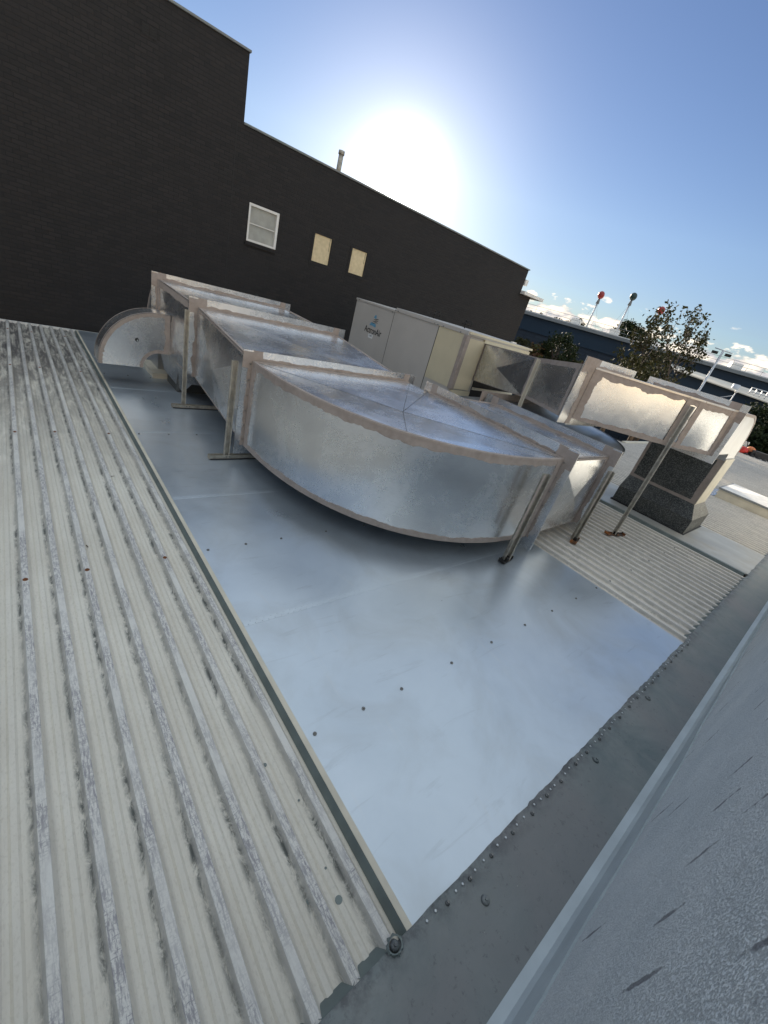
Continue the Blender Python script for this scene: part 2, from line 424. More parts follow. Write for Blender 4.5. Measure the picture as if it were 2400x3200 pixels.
# cover sheet with folded left edge
SX0, SX1, SZ = 1.20, 5.84, .052
def sz(y): return rz(y)+SZ
m = MB()
m.add([(SX0, .10, sz(.1)), (SX1, .10, sz(.1)), (SX1, 13.85, sz(13.85)), (SX0, 13.85, sz(13.85))], [(0, 1, 2, 3)])
m.add([(SX1, .10, sz(.1)), (SX1, .10, sz(.1)-.045), (SX1, 13.85, sz(13.85)-.045), (SX1, 13.85, sz(13.85))], [(0, 1, 2, 3)])
o = m.build('cover_sheet', 'tray_sheet', W); o['label'] = 'broad smooth blue-grey sheet metal laid over the ribs'
m = MB()
m.add([(SX0-.03, .13, sz(.1)+.002), (SX0+.006, .13, sz(.1)+.004), (SX0+.006, 13.85, sz(13.85)+.004), (SX0-.03, 13.85, sz(13.85)+.002)], [(0, 1, 2, 3)])
o = m.build('edge_trim', 'cream_trim', W)
m = MB()
m.add([(SX0-.031, .13, sz(.1)+.002), (SX0-.031, 13.85, sz(13.85)+.002), (SX0-.062, 13.85, rz(13.85)+.004), (SX0-.062, .13, rz(.13)+.004)], [(0, 1, 2, 3)])
m.build('edge_upstand', 'apron_edge', W)
# cross seams of the cover sheet, each with two rows of small rivets
for sy in (2.39, 4.64, 6.78, 9.0, 11.2):
    m = MB()
    m.add([(SX0+.01, sy-.03, sz(sy)+.0015), (SX1-.004, sy-.03, sz(sy)+.0015), (SX1-.004, sy+.03, sz(sy)+.0030), (SX0+.01, sy+.03, sz(sy)+.0030),
           (SX0+.01, sy-.032, sz(sy)-.002), (SX1-.004, sy-.032, sz(sy)-.002)], [(0, 1, 2, 3), (4, 5, 1, 0)])
    x = SX0+.05
    while x < SX1-.05:
        for dy in (-.018, .016):
            m.ball((x+random.uniform(-.004, .004)+(.03 if dy > 0 else 0), sy+dy, sz(sy)+.002), .0055, 6, 4, .6)
        x += .062
    m.build('lap_seam', 'tray_sheet', W)
for sy, xs in ((1.25, (1.27, 1.69, 2.08, 2.70, 3.31, 3.93, 4.53, 5.15, 5.76)), (3.51, (1.27, 1.67, 2.09, 2.7, 3.3, 3.93, 4.5)), (6.68, (1.25, 1.66, 2.08, 2.7, 3.3)), (9.9, (1.25, 1.66, 2.08))):
    for x in xs: hexscrew('roof_screw', (x, sy, sz(sy)+.002), 'screw_steel', W, .0095)
for sy in (3.51, 6.70, 9.9, 12.9):
    for x in (-.362, -.158+.0, .251, .865, -.77, -1.18):
        hexscrew('roof_screw', (x, sy+random.uniform(-.02, .02), rz(sy)+.048), 'screw_rust', W, .012)
for x in (6.2, 7.05, 7.9, 8.7, 9.3):
    for sy in (1.25, 3.5): hexscrew('roof_screw', (6.03+pitch*round((x-6.03)/pitch), sy, rz(sy)+.048), 'screw_steel', W, .01)
# second flat sheet round the riser with its dark fold
m = MB(); m.box(9.80, 9.86, .17, 13.85, -2.76-.2, -2.66)
m = MB()
m.add([(9.80, .17, rz(.17)), (9.80, 13.85, rz(13.85)), (9.83, 13.85, sz(13.85)+.03), (9.83, .17, sz(.17)+.03)], [(0, 3, 2, 1)])
m.add([(9.83, .17, sz(.17)+.03), (9.83, 13.85, sz(13.85)+.03), (9.90, 13.85, sz(13.85)+.03), (9.90, .17, sz(.17)+.03)], [(0, 3, 2, 1)])
m.build('edge_upstand', 'apron_edge', W)
m = MB()
m.add([(9.90, .12, sz(.1)), (11.96, .12, sz(.1)), (11.96, 13.85, sz(13.85)), (9.90, 13.85, sz(13.85))], [(0, 1, 2, 3)])
m.add([(9.90, .12, sz(.1)), (9.90, 13.85, sz(13.85)), (9.90, 13.85, sz(13.85)+.029), (9.90, .12, sz(.1)+.029)], [(0, 1, 2, 3)])
m.build('cover_sheet', 'tray_sheet_dull', W)['label'] = 'flat metal sheet around the duct riser'
# apron over the high end of the roofing, wavy front edge, tabs turned down between ribs
def ay(x): return .135 + .012*noise.noise(Vector((x*4, 0, 0))) + .010*noise.noise(Vector((x*17, 5, 0))) if x > 1.2 else .135
m = MB(); xs = [-6.4+ i*.04 for i in range(int(48.9/.04))]
vs = []
for x in xs:
    y = ay(x)
    vs += [(x, y, sz(y)-.001), (x, y, sz(y)+.0045), (x, y-.05, sz(y)+.0085), (x, -.10, -ZO+.060), (x, -.36, -ZO+.075)]
fs = []
for i in range(len(xs)-1):
    for k in range(4): fs.append((i*5+k, (i+1)*5+k, (i+1)*5+k+1, i*5+k+1))
m.add(vs, fs); m.build('roof_apron', 'apron_membrane', W)['label'] = 'dark grey membrane apron between roofing and parapet'
def tabs(ks, x0, name='apron_tab'):
    m = MB()
    for k in ks:
        c = x0+k*pitch; a = c+.036; b = c+pitch-.036; yb = .134; yy = yb+.048
        q = [(a-.016, yb, sz(yb)-.0005), (b+.014, yb, sz(yb)-.0005), (b, yy, rz(yy)+.003), (a+.008, yy, rz(yy)+.003), (a-.030, yb+.012, sz(yb)-.004), (b+.030, yb+.012, sz(yb)-.004)]
        m.add(q, [(0, 1, 2, 3), (0, 3, 4), (1, 5, 2)])
    return m.build(name, 'apron_edge', W)
tabs(range(-30, 6), ribx0); tabs(range(0, 18), 6.03); tabs(range(0, 148), 12.0)
# rivets and sealed screws along the apron edge
x = 1.28; k = 0
while x < 6.0:
    y = ay(x)
    if k % 3 == 2:
        m = MB(); m.tube([(x, y-.045, -ZO+0.0575), (x, y-.045, -ZO+0.0655), (x, y-.045, -ZO+0.0695)], [.013, .011, .007], 10)
        m.tube([(x, y-.045, -ZO+0.0675), (x, y-.045, -ZO+0.0785)], .007, 6, smooth=False); m.build('sealed_screw', 'screw_steel', W)
    else:
        m = MB(); m.tube([(x, y-.032, -ZO+0.0595), (x, y-.032, -ZO+0.0640), (x, y-.032, -ZO+0.0650)], [.0072, .0072, .004], 8); m.build('rivet', 'rivet_white', W)
    x += random.uniform(.055, .085); k += 1
for x, y in ((1.08, .13), (1.62, -.02), (3.1, .02), (4.3, .03)):
    m = MB(); m.tube([(x, y, -ZO+0.0595), (x, y, -ZO+0.0715), (x, y, -ZO+0.0755)], [.026, .020, .012], 12)
    m.tube([(x, y, -ZO+0.0735), (x, y, -ZO+0.0855)], .009, 6, smooth=False); m.build('sealed_screw', 'apron_membrane', W)
m = MB(); vs = []
for i in range(40):
    a = 2*pi*i/40
    for r, z in ((.034, .064), (.040+.006*noise.noise(Vector((i*.6, 3, 1))), .066), (.046+.012*noise.noise(Vector((i*.45, 7, 1))), .055)): vs.append((1.08+r*cos(a), .13+r*.85*sin(a), -ZO+z+.009))
m.add(vs, [(i*3+k, ((i+1) % 40)*3+k, ((i+1) % 40)*3+k+1, i*3+k+1) for i in range(40) for k in (0, 1)])
m.build('sealant_smear', 'apron_edge', W)
# parapet wall behind the apron with its upstand flashing
m = MB()
m.grid(lambda s, t: Vector((-6.4+s*49, -.375, -ZO+.0+t*2.45)), 60, 3)
m.add([(-6.4, -.375, -.27), (42.6, -.375, -.27), (42.6, -.62, -.27), (-6.4, -.62, -.27)], [(0, 1, 2, 3)])
m.build('parapet_wall', 'rendered_wall', W)['label'] = 'pitted grey rendered parapet wall with vertical gouges'
m = MB(); vs = []; xs = [-6.4+i*.06 for i in range(int(49/.06))]
for x in xs:
    h = .36 + .05*noise.noise(Vector((x*1.3, 2, 0))) + .012*noise.noise(Vector((x*9, 2, 0))) - max(0, min(.2, (x-3)*.06))
    vs += [(x, -.30, -ZO+.073), (x, -.345, -ZO+.085), (x, -.362, -ZO+.12), (x, -.364, -ZO+h), (x, -.3755, -ZO+h-.004)]
fs = []
for i in range(len(xs)-1):
    for k in range(4): fs.append((i*5+k, i*5+k+1, (i+1)*5+k+1, (i+1)*5+k))
m.add(vs, fs, False); m.build('upstand_flashing', 'grey_flashing', W)
# far flashing against the brick wall, outer walls of the building
m = MB(); m.box(-6.4, 20.2, 13.86, 13.93, -2.95, -2.86); m.build('end_flashing', 'white_paint', W)
m = MB()
m.box(-6.4, 42.5, -.62, -.376, -9.0, -2.9)
m.box(-6.4, 20.2, .0, 13.8, -9, -3.1); m.box(20.2, 42.5, .0, 6.5, -9, -3.1)
m.build('wall', 'render_cream', W)
m = MB(); m.box(20.25, 42.6, 6.55, 6.75, -3.05, -2.74); m.box(42.5, 42.75, -.3, 6.75, -3.05, -2.70); m.build('roof_edge', 'cream_trim', W)
# unseen cream block added behind the camera for warm bounce and reflections
m = MB(); m.box(-26, 9.5, -22, -12, -9, 4.6); m.box(-16, 46, -12, -.64, -9, -1.6)
U = thing('bounce_wall', 'unseen cream wall added behind the parapet to bounce warm light', 'building', (0, -13, -9))
m.build('wall', 'render_cream', U)

# debris: leaves, stains as small things on the roof
for i, (x, y, r) in enumerate(((.91, 1.24, .013), (.97, .58, .007), (.96, .43, .020), (.83, .51, .016), (1.0, .95, .007))):
    m = MB(); m.tube([(x, y, rz(y)+.009), (x, y, rz(y)+.0105)], [r, r*.97], 11, smooth=False); m.build('paint_patch', 'apron_edge', W)
def twig(x, y, a, L, label):
    m = MB(); z = rz(y)+.012 if x < 1.2 else sz(y)+.008
    m.tube([(x, y, z), (x+cos(a)*L*.5, y+sin(a)*L*.5, z+.006), (x+cos(a)*L, y+sin(a)*L, z)], [.003, .006, .002], 5)
    tag(m.build('twig', 'bark'), label, 'twig')
twig(.62, 5.35, .2, .12, 'small dry twig lying in a pan of the ribbed roof near its middle')
twig(.30, 3.9, 1.9, .05, 'tiny dark twig on the ribbed roof left of the cover sheet')

# ================================================================== SUPPLY DUCT
D = thing('supply_duct', 'wide galvanised duct run with big curved elbow on the cover sheet', 'air duct', (4, 4, rz(4)))
ZT, ZB = -1.225, -2.465
AX0, AX1, AY = 2.42, 5.36, 5.62
BY0, BY1, BX = 2.34, 5.04, 5.40
# curved bend --------------------------------------------------
EX = 2.45
def arc(s, c=(BX-.02, AY-.02), rx=None, ry=None):
    rx = c[0]-AX0; ry = c[1]-BY0
    th = s*pi/2; e = 2/EX
    return (c[0]-rx*abs(cos(th))**e, c[1]-ry*abs(sin(th))**e)
def arcl(n=40):
    pts = [arc(i/400) for i in range(401)]
    L = [0]
    for i in range(400): L.append(L[-1]+math.dist(pts[i], pts[i+1]))
    out = []; j = 0
    for k in range(n+1):
        t = L[-1]*k/n
        while j < 399 and L[j+1] < t: j += 1
        f = (t-L[j])/max(1e-9, L[j+1]-L[j]); out.append((pts[j][0]*(1-f)+pts[j+1][0]*f, pts[j][1]*(1-f)+pts[j+1][1]*f))
    return out, L[-1]
NA = 40
AP, AL = arcl(NA)
def PB(s, t):
    x = s*NA; i = min(NA-1, int(x)); f = x-i
    return Vector((AP[i][0]*(1-f)+AP[i+1][0]*f, AP[i][1]*(1-f)+AP[i+1][1]*f, ZB+(ZT-ZB)*t))
def NB(s, t):
    a = PB(max(0, s-.02), t); b = PB(min(1, s+.02), t); d = b-a
    n = Vector((d.y, -d.x, 0)).normalized()
    return n if n.dot(Vector((-1, -1, 0))) > 0 else -n
bend = MB()
bend.grid(PB, NA, 1, True)
M = (3.30, 3.30)   # cross-break point on the diagonal
X0 = (AX0, AY-.02); X1 = (BX-.02, BY0); T0 = (5.36, 5.56); T1 = (5.37, 5.08)
iM = min(range(NA+1), key=lambda i: math.dist(AP[i], (2.95, 2.95)))
cr = (3.86, 3.98)  # where the chord meets the V folds
zc = ZT-.035
def v3(p, z): return (p[0], p[1], z)
vs = [v3(p, ZT) for p in AP] + [v3(cr, zc), v3(T0, ZT), v3(T1, ZT)]
C_, A0_, A1_ = NA+1, NA+2, NA+3
fs = [tuple(range(0, iM+1)) + (C_,), tuple(range(iM, NA+1)) + (C_,), (0, C_, A0_), (C_, A1_, A0_), (C_, NA, A1_)]
bend.add(vs, [tuple(reversed(f)) for f in fs])
bend.add([v3(p, ZB) for p in AP]+[v3(T0, ZB), v3(T1, ZB)], [tuple(range(NA+3))])
bend.add([v3(T0, ZB), v3(T1, ZB), v3(T1, ZT), v3(T0, ZT)], [(0, 1, 2, 3)])
bo = bend.build('duct_elbow', 'galvanised', D)
cl_ = MB()
for a_, b_ in ((AP[0], cr), (cr, AP[-1]), (cr, AP[iM]), (cr, T0), (cr, T1)):
    za_ = zc if a_ == cr else ZT; zb2_ = zc if b_ == cr else ZT
    cl_.bar((a_[0], a_[1], za_+.0015), (b_[0], b_[1], zb2_+.0015), .007, .003)
cl_.build('fold_line', 'galvanised_aged', bo)
bo['label'] = 'large curved galvanised elbow bulging towards the viewer'
sl = MB()
for sd, w, sd_ in (('t1', .115, 1), ('t0', .085, 2), ('s0', .13, 3), ('s1', .13, 4)):
    ragged(sl, PB, NB, sd, w, AL, ZT-ZB, .004+.0015*sd_, .32, sd_)
# thin seam bead over the top edge
vs = []; fs = []
for i in range(NA+1):
    s = i/NA; a = PB(s, 1); nn = NB(s, 1); w = .035+.012*noise.noise(Vector((s*30, 1, 1)))
    vs += [a+nn*.012+Vector((0, 0, -.02)), a+nn*.010+Vector((0, 0, .008)), a-nn*w+Vector((0, 0, .009)), a-nn*(w+.012)+Vector((0, 0, .001))]
    if i < NA:
        for k in range(3): fs.append((i*4+k, i*4+k+1, i*4+k+5, i*4+k+4))
sl.add(vs, fs)
Pt, Nt, L, Wd = facefn((AX0, AY-.015, ZT), (AX1, AY-.015, ZT), (AX1, AY-1, ZT+.01), (AX0, AY-1, ZT+.01))
ragged(sl, Pt, lambda s, t: Vector((0, 0, 1)), 't0', .09, L, 1, .008, .4, 21)
Pt, Nt, L, Wd = facefn((BX-.015, BY0, ZT), (BX-.015, BY1, ZT), (BX-1, BY1, ZT+.01), (BX-1, BY0, ZT+.01))
ragged(sl, Pt, lambda s, t: Vector((0, 0, 1)), 't0', .06, L, 1, .010, .4, 22)
sl.build('sealant', 'duct_sealant', bo)
def flange(axis, pos, a0, a1, z0, z1, lip, seed, mat='galvanised', tang=1):
    """tang: which side of the plate faces the viewer (always the negative side)"""
    m = MB(); ring(m, axis, pos, a0, a1, z0, z1, lip)
    fo = m.build('flange', mat, D)
    s = MB(); f = pos-.009
    def q(pa, pb, pc, pd):
        pp = [((f, p[0], p[1]) if axis == 'x' else (p[0], f, p[1])) for p in (pa, pb, pc, pd)]
        P, N, L, W_ = facefn(*pp); nn = Vector((-1, 0, 0)) if axis == 'x' else Vector((0, -1, 0))
        return P, (lambda s, t: nn), L, W_
    # top plate, inner band
    P, N, L, W_ = q((a0, z1), (a1, z1), (a1, z1+lip), (a0, z1+lip)); ragged(s, P, N, 't0', lip*.38, L, W_, .002, .5, seed)
    for sd in ('s0', 's1'): ragged(s, P, N, sd, .16, L, W_, .0035, .2, seed+2)
    # corner squares and side plates
    P, N, L, W_ = q((a0-lip, z1), (a0, z1), (a0, z1+lip), (a0-lip, z1+lip)); ragged(s, P, N, 't0', lip, L, W_, .003, 0, 0)
    P, N, L, W_ = q((a0-lip, z0), (a0, z0), (a0, z1), (a0-lip, z1)); ragged(s, P, N, 's1', lip*.45, L, W_, .002, .5, seed+1)
    ragged(s, P, N, 't1', .13, L, W_, .0035, .3, seed+3)
    s.build('sealant', 'duct_sealant', fo)
    # bolts along the joint
    b = MB(); n = int((z1-z0)/.3)
    return fo
flange('y', AY, AX0, AX1, ZB, ZT, .14, 31)
flange('x', BX, BY0, BY1, ZB, ZT, .16, 37)
# transition towards the wall ----------------------------------
A2Y, A2X0, A2X1, A2T, A2B = 8.28, 2.475, 5.44, -1.02, -2.24
def section(name, c0, c1, y0, y1, label, h=.035, seed=50, tw=.08):
    """c = (x0,x1,z0,z1) at y0 (near) and y1 (far)"""
    x0, x1, z0, z1 = c0; X0, X1, Z0, Z1 = c1; y0 += .01; y1 -= .01
    n0 = [(x0, y0, z0), (x1, y0, z0), (x1, y0, z1), (x0, y0, z1)]; n1 = [(X0, y1, Z0), (X1, y1, Z0), (X1, y1, Z1), (X0, y1, Z1)]
    left = (n1[0], n0[0], n0[3], n1[3]); right = (n0[1], n1[1], n1[2], n0[2])
    top = (n0[3], n0[2], n1[2], n1[3]); bot = (n1[0], n1[1], n0[1], n0[0])
    m = MB()
    crossed(m, left, h); crossed(m, right, h); crossed(m, top, -h*.4)
    m.add(list(bot), [(0, 1, 2, 3)])
    o = m.build(name, 'galvanised', D); o['label'] = label
    s = MB(); frame_seal(s, left, (.08, .10, .06, .07), seed); frame_seal(s, top, (tw, tw, .05, .05), seed+9, off=.005)
    s.build('sealant', 'duct_sealant', o)
    return o
section('duct_transition', (AX0, AX1, ZB, ZT), (A2X0, A2X1, A2B, A2T), AY, A2Y, 'cross-folded duct section behind the big elbow', .045, 50)
flange('y', A2Y, A2X0, A2X1, A2B, A2T, .155, 41, 'galvanised')
A3Y, A3X0, A3X1, A3T, A3B = 10.02, 2.235, 4.96, -.875, -2.3
m = MB()
l0 = (A2X0, A2Y+.01, A2T); l1 = (A3X0, A3Y-.01, A3T)
side = [(A2X0, A2Y+.01, A2B-.12), (A2X0-.03, 8.86, rz(8.9)+.10), (A3X0+.02, 9.55, rz(9.5)+.35), (A3X0, A3Y-.01, -1.95)]
mid = Vector((2.36, 9.1, -1.75)) + Vector((-.05, 0, 0))
ring_ = [l0, l1, side[3], side[2], side[1], side[0]]
m.add(ring_+[mid], [(i, (i+1) % 6, 6) for i in range(6)])
tp = ((A2X0, A2Y+.01, A2T), (A2X1, A2Y+.01, A2T), (A3X1, A3Y-.01, A3T), (A3X0, A3Y-.01, A3T))
crossed(m, tp, -.02)
m.add([(A2X1, A2Y+.01, -2.3), (A3X1, A3Y-.01, -2.3), (A3X1, A3Y-.01, A3T), (A2X1, A2Y+.01, A2T)], [(0, 1, 2, 3)])
o3 = m.build('duct_plenum', 'galvanised', D); o3['label'] = 'end duct section with a pointed lower edge, nearest the brick wall'
s = MB(); frame_seal(s, tp, (.09, .09, .05, .05), 71, off=.005)
ql = ((A3X0, A3Y-.01, -2.1), (A2X0, A2Y+.01, -2.3), (A2X0, A2Y+.01, A2T), (A3X0, A3Y-.01, A3T))
frame_seal(s, ql, (.0001, .13, .08, .05), 76, off=.02)
s.build('sealant', 'duct_sealant', o3)
flange('y', A3Y, A3X0, A3X1, -2.1, A3T, .125, 45, 'galvanised')
# end elbow turning down behind the last flange (side cheek seen from the left)
def elbow_solid(mb, c, Ro, Ri, d0, d1, plane, sgn, n=18, drop=0.0, lead=0.0):
    """quarter elbow in vertical plane; c centre (h,z); horizontal leg leaves at top; plane 'xz' or 'yz'; d0..d1 depth; sgn direction of the drop"""
    pts_o = []; pts_i = []
    pts_o.append((-sgn*lead, Ro)); pts_i.append((-sgn*lead, Ri))
    for i in range(n+1):
        a = pi/2*i/n
        pts_o.append((sgn*Ro*sin(a), Ro*cos(a))); pts_i.append((sgn*Ri*sin(a), Ri*cos(a)))
    if drop: pts_o.append((sgn*Ro, -drop)); pts_i.append((sgn*Ri, -drop))
    N_ = len(pts_o)
    def p(h, z, d): return (c[0]+h, d, c[1]+z) if plane == 'xz' else (d, c[0]+h, c[1]+z)
    vs = [p(*q, d0) for q in pts_o]+[p(*q, d0) for q in pts_i]+[p(*q, d1) for q in pts_o]+[p(*q, d1) for q in pts_i]
    for i in range(N_-1):
        mb.add([vs[i], vs[i+1], vs[N_+i+1], vs[N_+i]], [(0, 1, 2, 3)])
        mb.add([vs[2*N_+i], vs[3*N_+i], vs[3*N_+i+1], vs[2*N_+i+1]], [(0, 1, 2, 3)])
    mb.add(vs[:N_]+vs[2*N_:3*N_], [(i, N_+i, N_+i+1, i+1) for i in range(N_-1)], True)
    mb.add(vs[N_:2*N_]+vs[3*N_:], [(i, i+1, N_+i+1, N_+i) for i in range(N_-1)], True)
    return pts_o, pts_i, p
m = MB(); po, pi_, pf = elbow_solid(m, (10.08, -2.25), 1.37, .2, 2.30, 4.9, 'yz', 1, drop=.6)
oe = m.build('duct_elbow', 'galvanised_dull', D); oe['label'] = 'elbow turning down behind the last flange by the brick wall'
def arcband(mb, pts, inward, w, d, dn, pf, off, seed, amp=.3):
    """ragged band on a cheek along a curve; inward = centre (h,z) sign"""
    vs = []; fs = []
    P_ = []
    for i in range(len(pts)-1):
        for k in range(5): f = k/5; P_.append((pts[i][0]*(1-f)+pts[i+1][0]*f, pts[i][1]*(1-f)+pts[i+1][1]*f))
    P_.append(pts[-1])
    for i, q in enumerate(P_):
        a = P_[max(0, i-1)]; b = P_[min(len(P_)-1, i+1)]; t = Vector((b[0]-a[0], b[1]-a[1])).normalized()
        nn = Vector((t.y, -t.x))*inward
        ww = w*(1+amp*(noise.noise(Vector((i*.35, seed, 0)))+.6*noise.noise(Vector((i*1.3, seed, 4)))))
        vs += [Vector(pf(q[0], q[1], d+dn*off)), Vector(pf(q[0]+nn.x*ww, q[1]+nn.y*ww, d+dn*off)), Vector(pf(q[0]+nn.x*ww, q[1]+nn.y*ww, d-dn*.001))]
        if i: k = (i-1)*3; fs += [(k, k+3, k+4, k+1), (k+1, k+4, k+5, k+2)]
    mb.add(vs, fs)
s = MB(); arcband(s, po, 1, .07, 2.30, -1, pf, .005, 3); s.build('sealant', 'duct_sealant', oe)
# goose-neck cowl on the left side of the plenum
CY0, CY1 = 9.30, 9.78
m = MB(); po, pi_, pf = elbow_solid(m, (2.13, -2.44), 1.04, .31, CY0, CY1, 'xz', -1, n=24, lead=.16)
og = m.build('gooseneck_cowl', 'galvanised', D); og['label'] = 'semicircular goose-neck outlet at the far left end of the duct'
s = MB(); arcband(s, po, -1, .065, CY0, -1, pf, .005, 3); arcband(s, pi_, 1, .06, CY0, -1, pf, .006, 5)
P, N, L, Wd = facefn((2.02, CY0, -2.13), (2.29, CY0, -2.13), (2.29, CY0, -1.40), (2.02, CY0, -1.40))
ragged(s, P, lambda a, b: Vector((0, -1, 0)), 's1', .10, L, Wd, .008, .35, 8)
# outer curved back: bands at both rims
for d, e in ((CY0, .05), (CY1, -.04)):
    vs = []; fs = []
    for i, q in enumerate(po):
        r = 1.006
        vs += [pf(q[0]*r, q[1]*r, d), pf(q[0]*r, q[1]*r, d+e*(1+.3*noise.noise(Vector((i*.7, d, 0)))))]
        if i: fs.append((2*i-2, 2*i-1, 2*i+1, 2*i))
    s.add(vs, fs)
s.build('sealant', 'duct_sealant', og)
m = MB(); hx, hz = 1.72, -1.93
m.tube([(hx, CY0-.001, hz), (hx, CY0-.006, hz)], .034, 14, smooth=False); m.build('drain_hole', 'dark_gap', og)
m = MB(); m.tube([(hx+.005, CY0-.006, hz-.008), (hx+.012, CY0-.012, hz-.012)], .016, 8); m.build('plug', 'rivet_white', og)
m = MB(); m.box(2.12, 4.9, 9.9, 11.0, rz(11)-.1, rz(10)+.16); m.build('roof_curb', 'cream_trim', D)
m = MB(); m.box(2.38, 4.8, 9.0, 9.8, rz(9.4)-.1, -2.2); m.build('duct_dropper', 'galvanised_aged', D)
# outlet side: transition after flange B, flange C ----------------------
CX, CY_0, CY_1 = 6.88, 2.345, 4.80
x0, x1 = BX+.01, CX-.01
left = ((x0, BY0, ZB), (x1, CY_0, ZB+.05), (x1, CY_0, ZT), (x0, BY0, ZT))
top = ((x0, BY0, ZT), (x1, CY_0, ZT), (x1, CY_1, ZT), (x0, BY1, ZT))
m = MB(); crossed(m, left, .04); crossed(m, top, -.012)
m.add([(x0, BY1, ZB), (x1, CY_1, ZB), (x1, CY_1, ZT), (x0, BY1, ZT)], [(3, 2, 1, 0)])
m.add([(x0, BY0, ZB), (x1, CY_0, ZB+.05), (x1, CY_1, ZB), (x0, BY1, ZB)], [(3, 2, 1, 0)])
ot = m.build('duct_transition', 'galvanised', D); ot['label'] = 'cross-folded duct section right of the big elbow, above the ribbed roof'
s = MB(); frame_seal(s, left, (.004, .13, .05, .10), 81); frame_seal(s, top, (.05, .05, .04, .05), 86, off=.005)
s.build('sealant', 'duct_sealant', ot)
flange('x', CX, CY_0, CY_1, ZB+.05, ZT, .15, 47)
# second horizontal bend turning back to the unit
m = MB(); cx, cy = CX+.01, 5.0; NR = 28
outer = []
for i in range(NR+1):
    th = pi/2*i/NR; e = 2/2.2
    outer.append((cx+2.45*abs(sin(th))**e, cy-2.66*abs(cos(th))**e))
outer = [(p[0], p[1]) for p in outer]
zt2 = ZT+.03
ob = [(p[0], p[1], ZB+.05) for p in outer]; otp = [(p[0], p[1], zt2) for p in outer]
m.add(ob+otp, [(i, i+1, NR+2+i, NR+1+i) for i in range(NR)], True)
m.add(otp+[(cx+.02, cy, zt2), (cx+.02, CY_1, zt2)], [tuple(range(NR+3))])
m.add(ob+[(cx+.02, cy, ZB+.05), (cx+.02, CY_1, ZB+.05)], [tuple(reversed(range(NR+3)))])
m.add([(cx+.02, CY_1, ZB), (cx+.02, cy, ZB), (cx+.02, cy, zt2), (cx+.02, CY_1, zt2)], [(3, 2, 1, 0)])
o2 = m.build('duct_elbow', 'galvanised_dull', D); o2['label'] = 'second curved elbow under the raised duct'
s = MB(); vs = []; fs = []
for i, p in enumerate(outer):
    d = Vector((p[0]-cx, p[1]-cy, 0)).normalized()
    a = Vector((p[0], p[1], zt2)); vs += [a+d*.010-Vector((0, 0, .05)), a+d*.010+Vector((0, 0, .007)), a-d*.03+Vector((0, 0, .007))]
    if i: k = 3*i-3; fs += [(k, k+3, k+4, k+1), (k+1, k+4, k+5, k+2)]
s.add(vs, fs); s.build('sealant', 'galvanised_aged', o2)
m = MB(); ring(m, 'y', 5.03, cx+.04, cx+2.44, ZB+.05, zt2, .13); fo = m.build('flange', 'duct_sealant', D)
m = MB(); x0, x1 = cx+.04, cx+2.44; u0, u1, ue = 8.06, 9.9, 6.87
m.add([(x0, 5.04, ZB), (u0, ue, -2.5), (u0, ue, -1.66), (x0, 5.04, zt2)], [(0, 1, 2, 3)])
m.add([(x1, 5.04, ZB), (u1, ue, -2.5), (u1, ue, -1.66), (x1, 5.04, zt2)], [(3, 2, 1, 0)])
m.add([(x0, 5.04, zt2), (x1, 5.04, zt2), (u1, ue, -1.66), (u0, ue, -1.66)], [(0, 1, 2, 3)])
m.add([(x0, 5.04, ZB), (x1, 5.04, ZB), (u1, ue, -2.5), (u0, ue, -2.5)], [(3, 2, 1, 0)])
m.build('duct_section', 'galvanised_dull', D)['label'] = 'duct section entering the air conditioning unit'
# supports ----------------------------------------------------
def channel_post(parent, x, y, z0, z1, face=(-1, 0), w=.085, d=.045, mat='steel_channel'):
    """open C channel post; face = horizontal direction of its open side"""
    f = Vector((face[0], face[1], 0)).normalized(); s_ = Vector((-f.y, f.x, 0))
    m = MB(); t = .005; c = Vector((x, y, 0))
    def wall(a, b):
        m.boxr(((a+b)/2+Vector((0, 0, (z0+z1)/2))), (b-a).length, t, z1-z0, (b-a))
    wall(c-s_*w/2, c+s_*w/2); wall(c-s_*(w/2-t/2)+f*.003, c-s_*(w/2-t/2)+f*d); wall(c+s_*(w/2-t/2)+f*.003, c+s_*(w/2-t/2)+f*d)
    wall(c-s_*(w/2)+f*d, c-s_*(w/2-.018)+f*d); wall(c+s_*(w/2-.018)+f*d, c+s_*(w/2)+f*d)
    return m.build('support_leg', mat, parent)
def foot(parent, x, y, z, ang, mat='rusty_plate', L=.26, B=.10):
    m = MB(); a = Vector((cos(ang), sin(ang), 0)); b = Vector((-sin(ang), cos(ang), 0)); c = Vector((x, y, z))
    m.boxr(c+Vector((0, 0, .006)), L, B, .008, a)
    for sg in (-1, 1): m.boxr(c+a*sg*(L/2-.004)+Vector((0, 0, .03)), .008, B, .045, a)
    m.boxr(c+b*(B/2-.004)+Vector((0, 0, .02)), L, .006, .022, a)
    o = m.build('foot_plate', mat, parent)
    m = MB(); m.boxr(c+Vector((0, 0, .035)), .07, .06, .05, a); m.build('foot_bracket', 'black_steel', parent)
    m = MB(); m.boxr(c+Vector((0, 0, -.004)), L*.8, B*.95, .012, a); m.build('rubber_pad', 'rubber_black', parent)
    return o
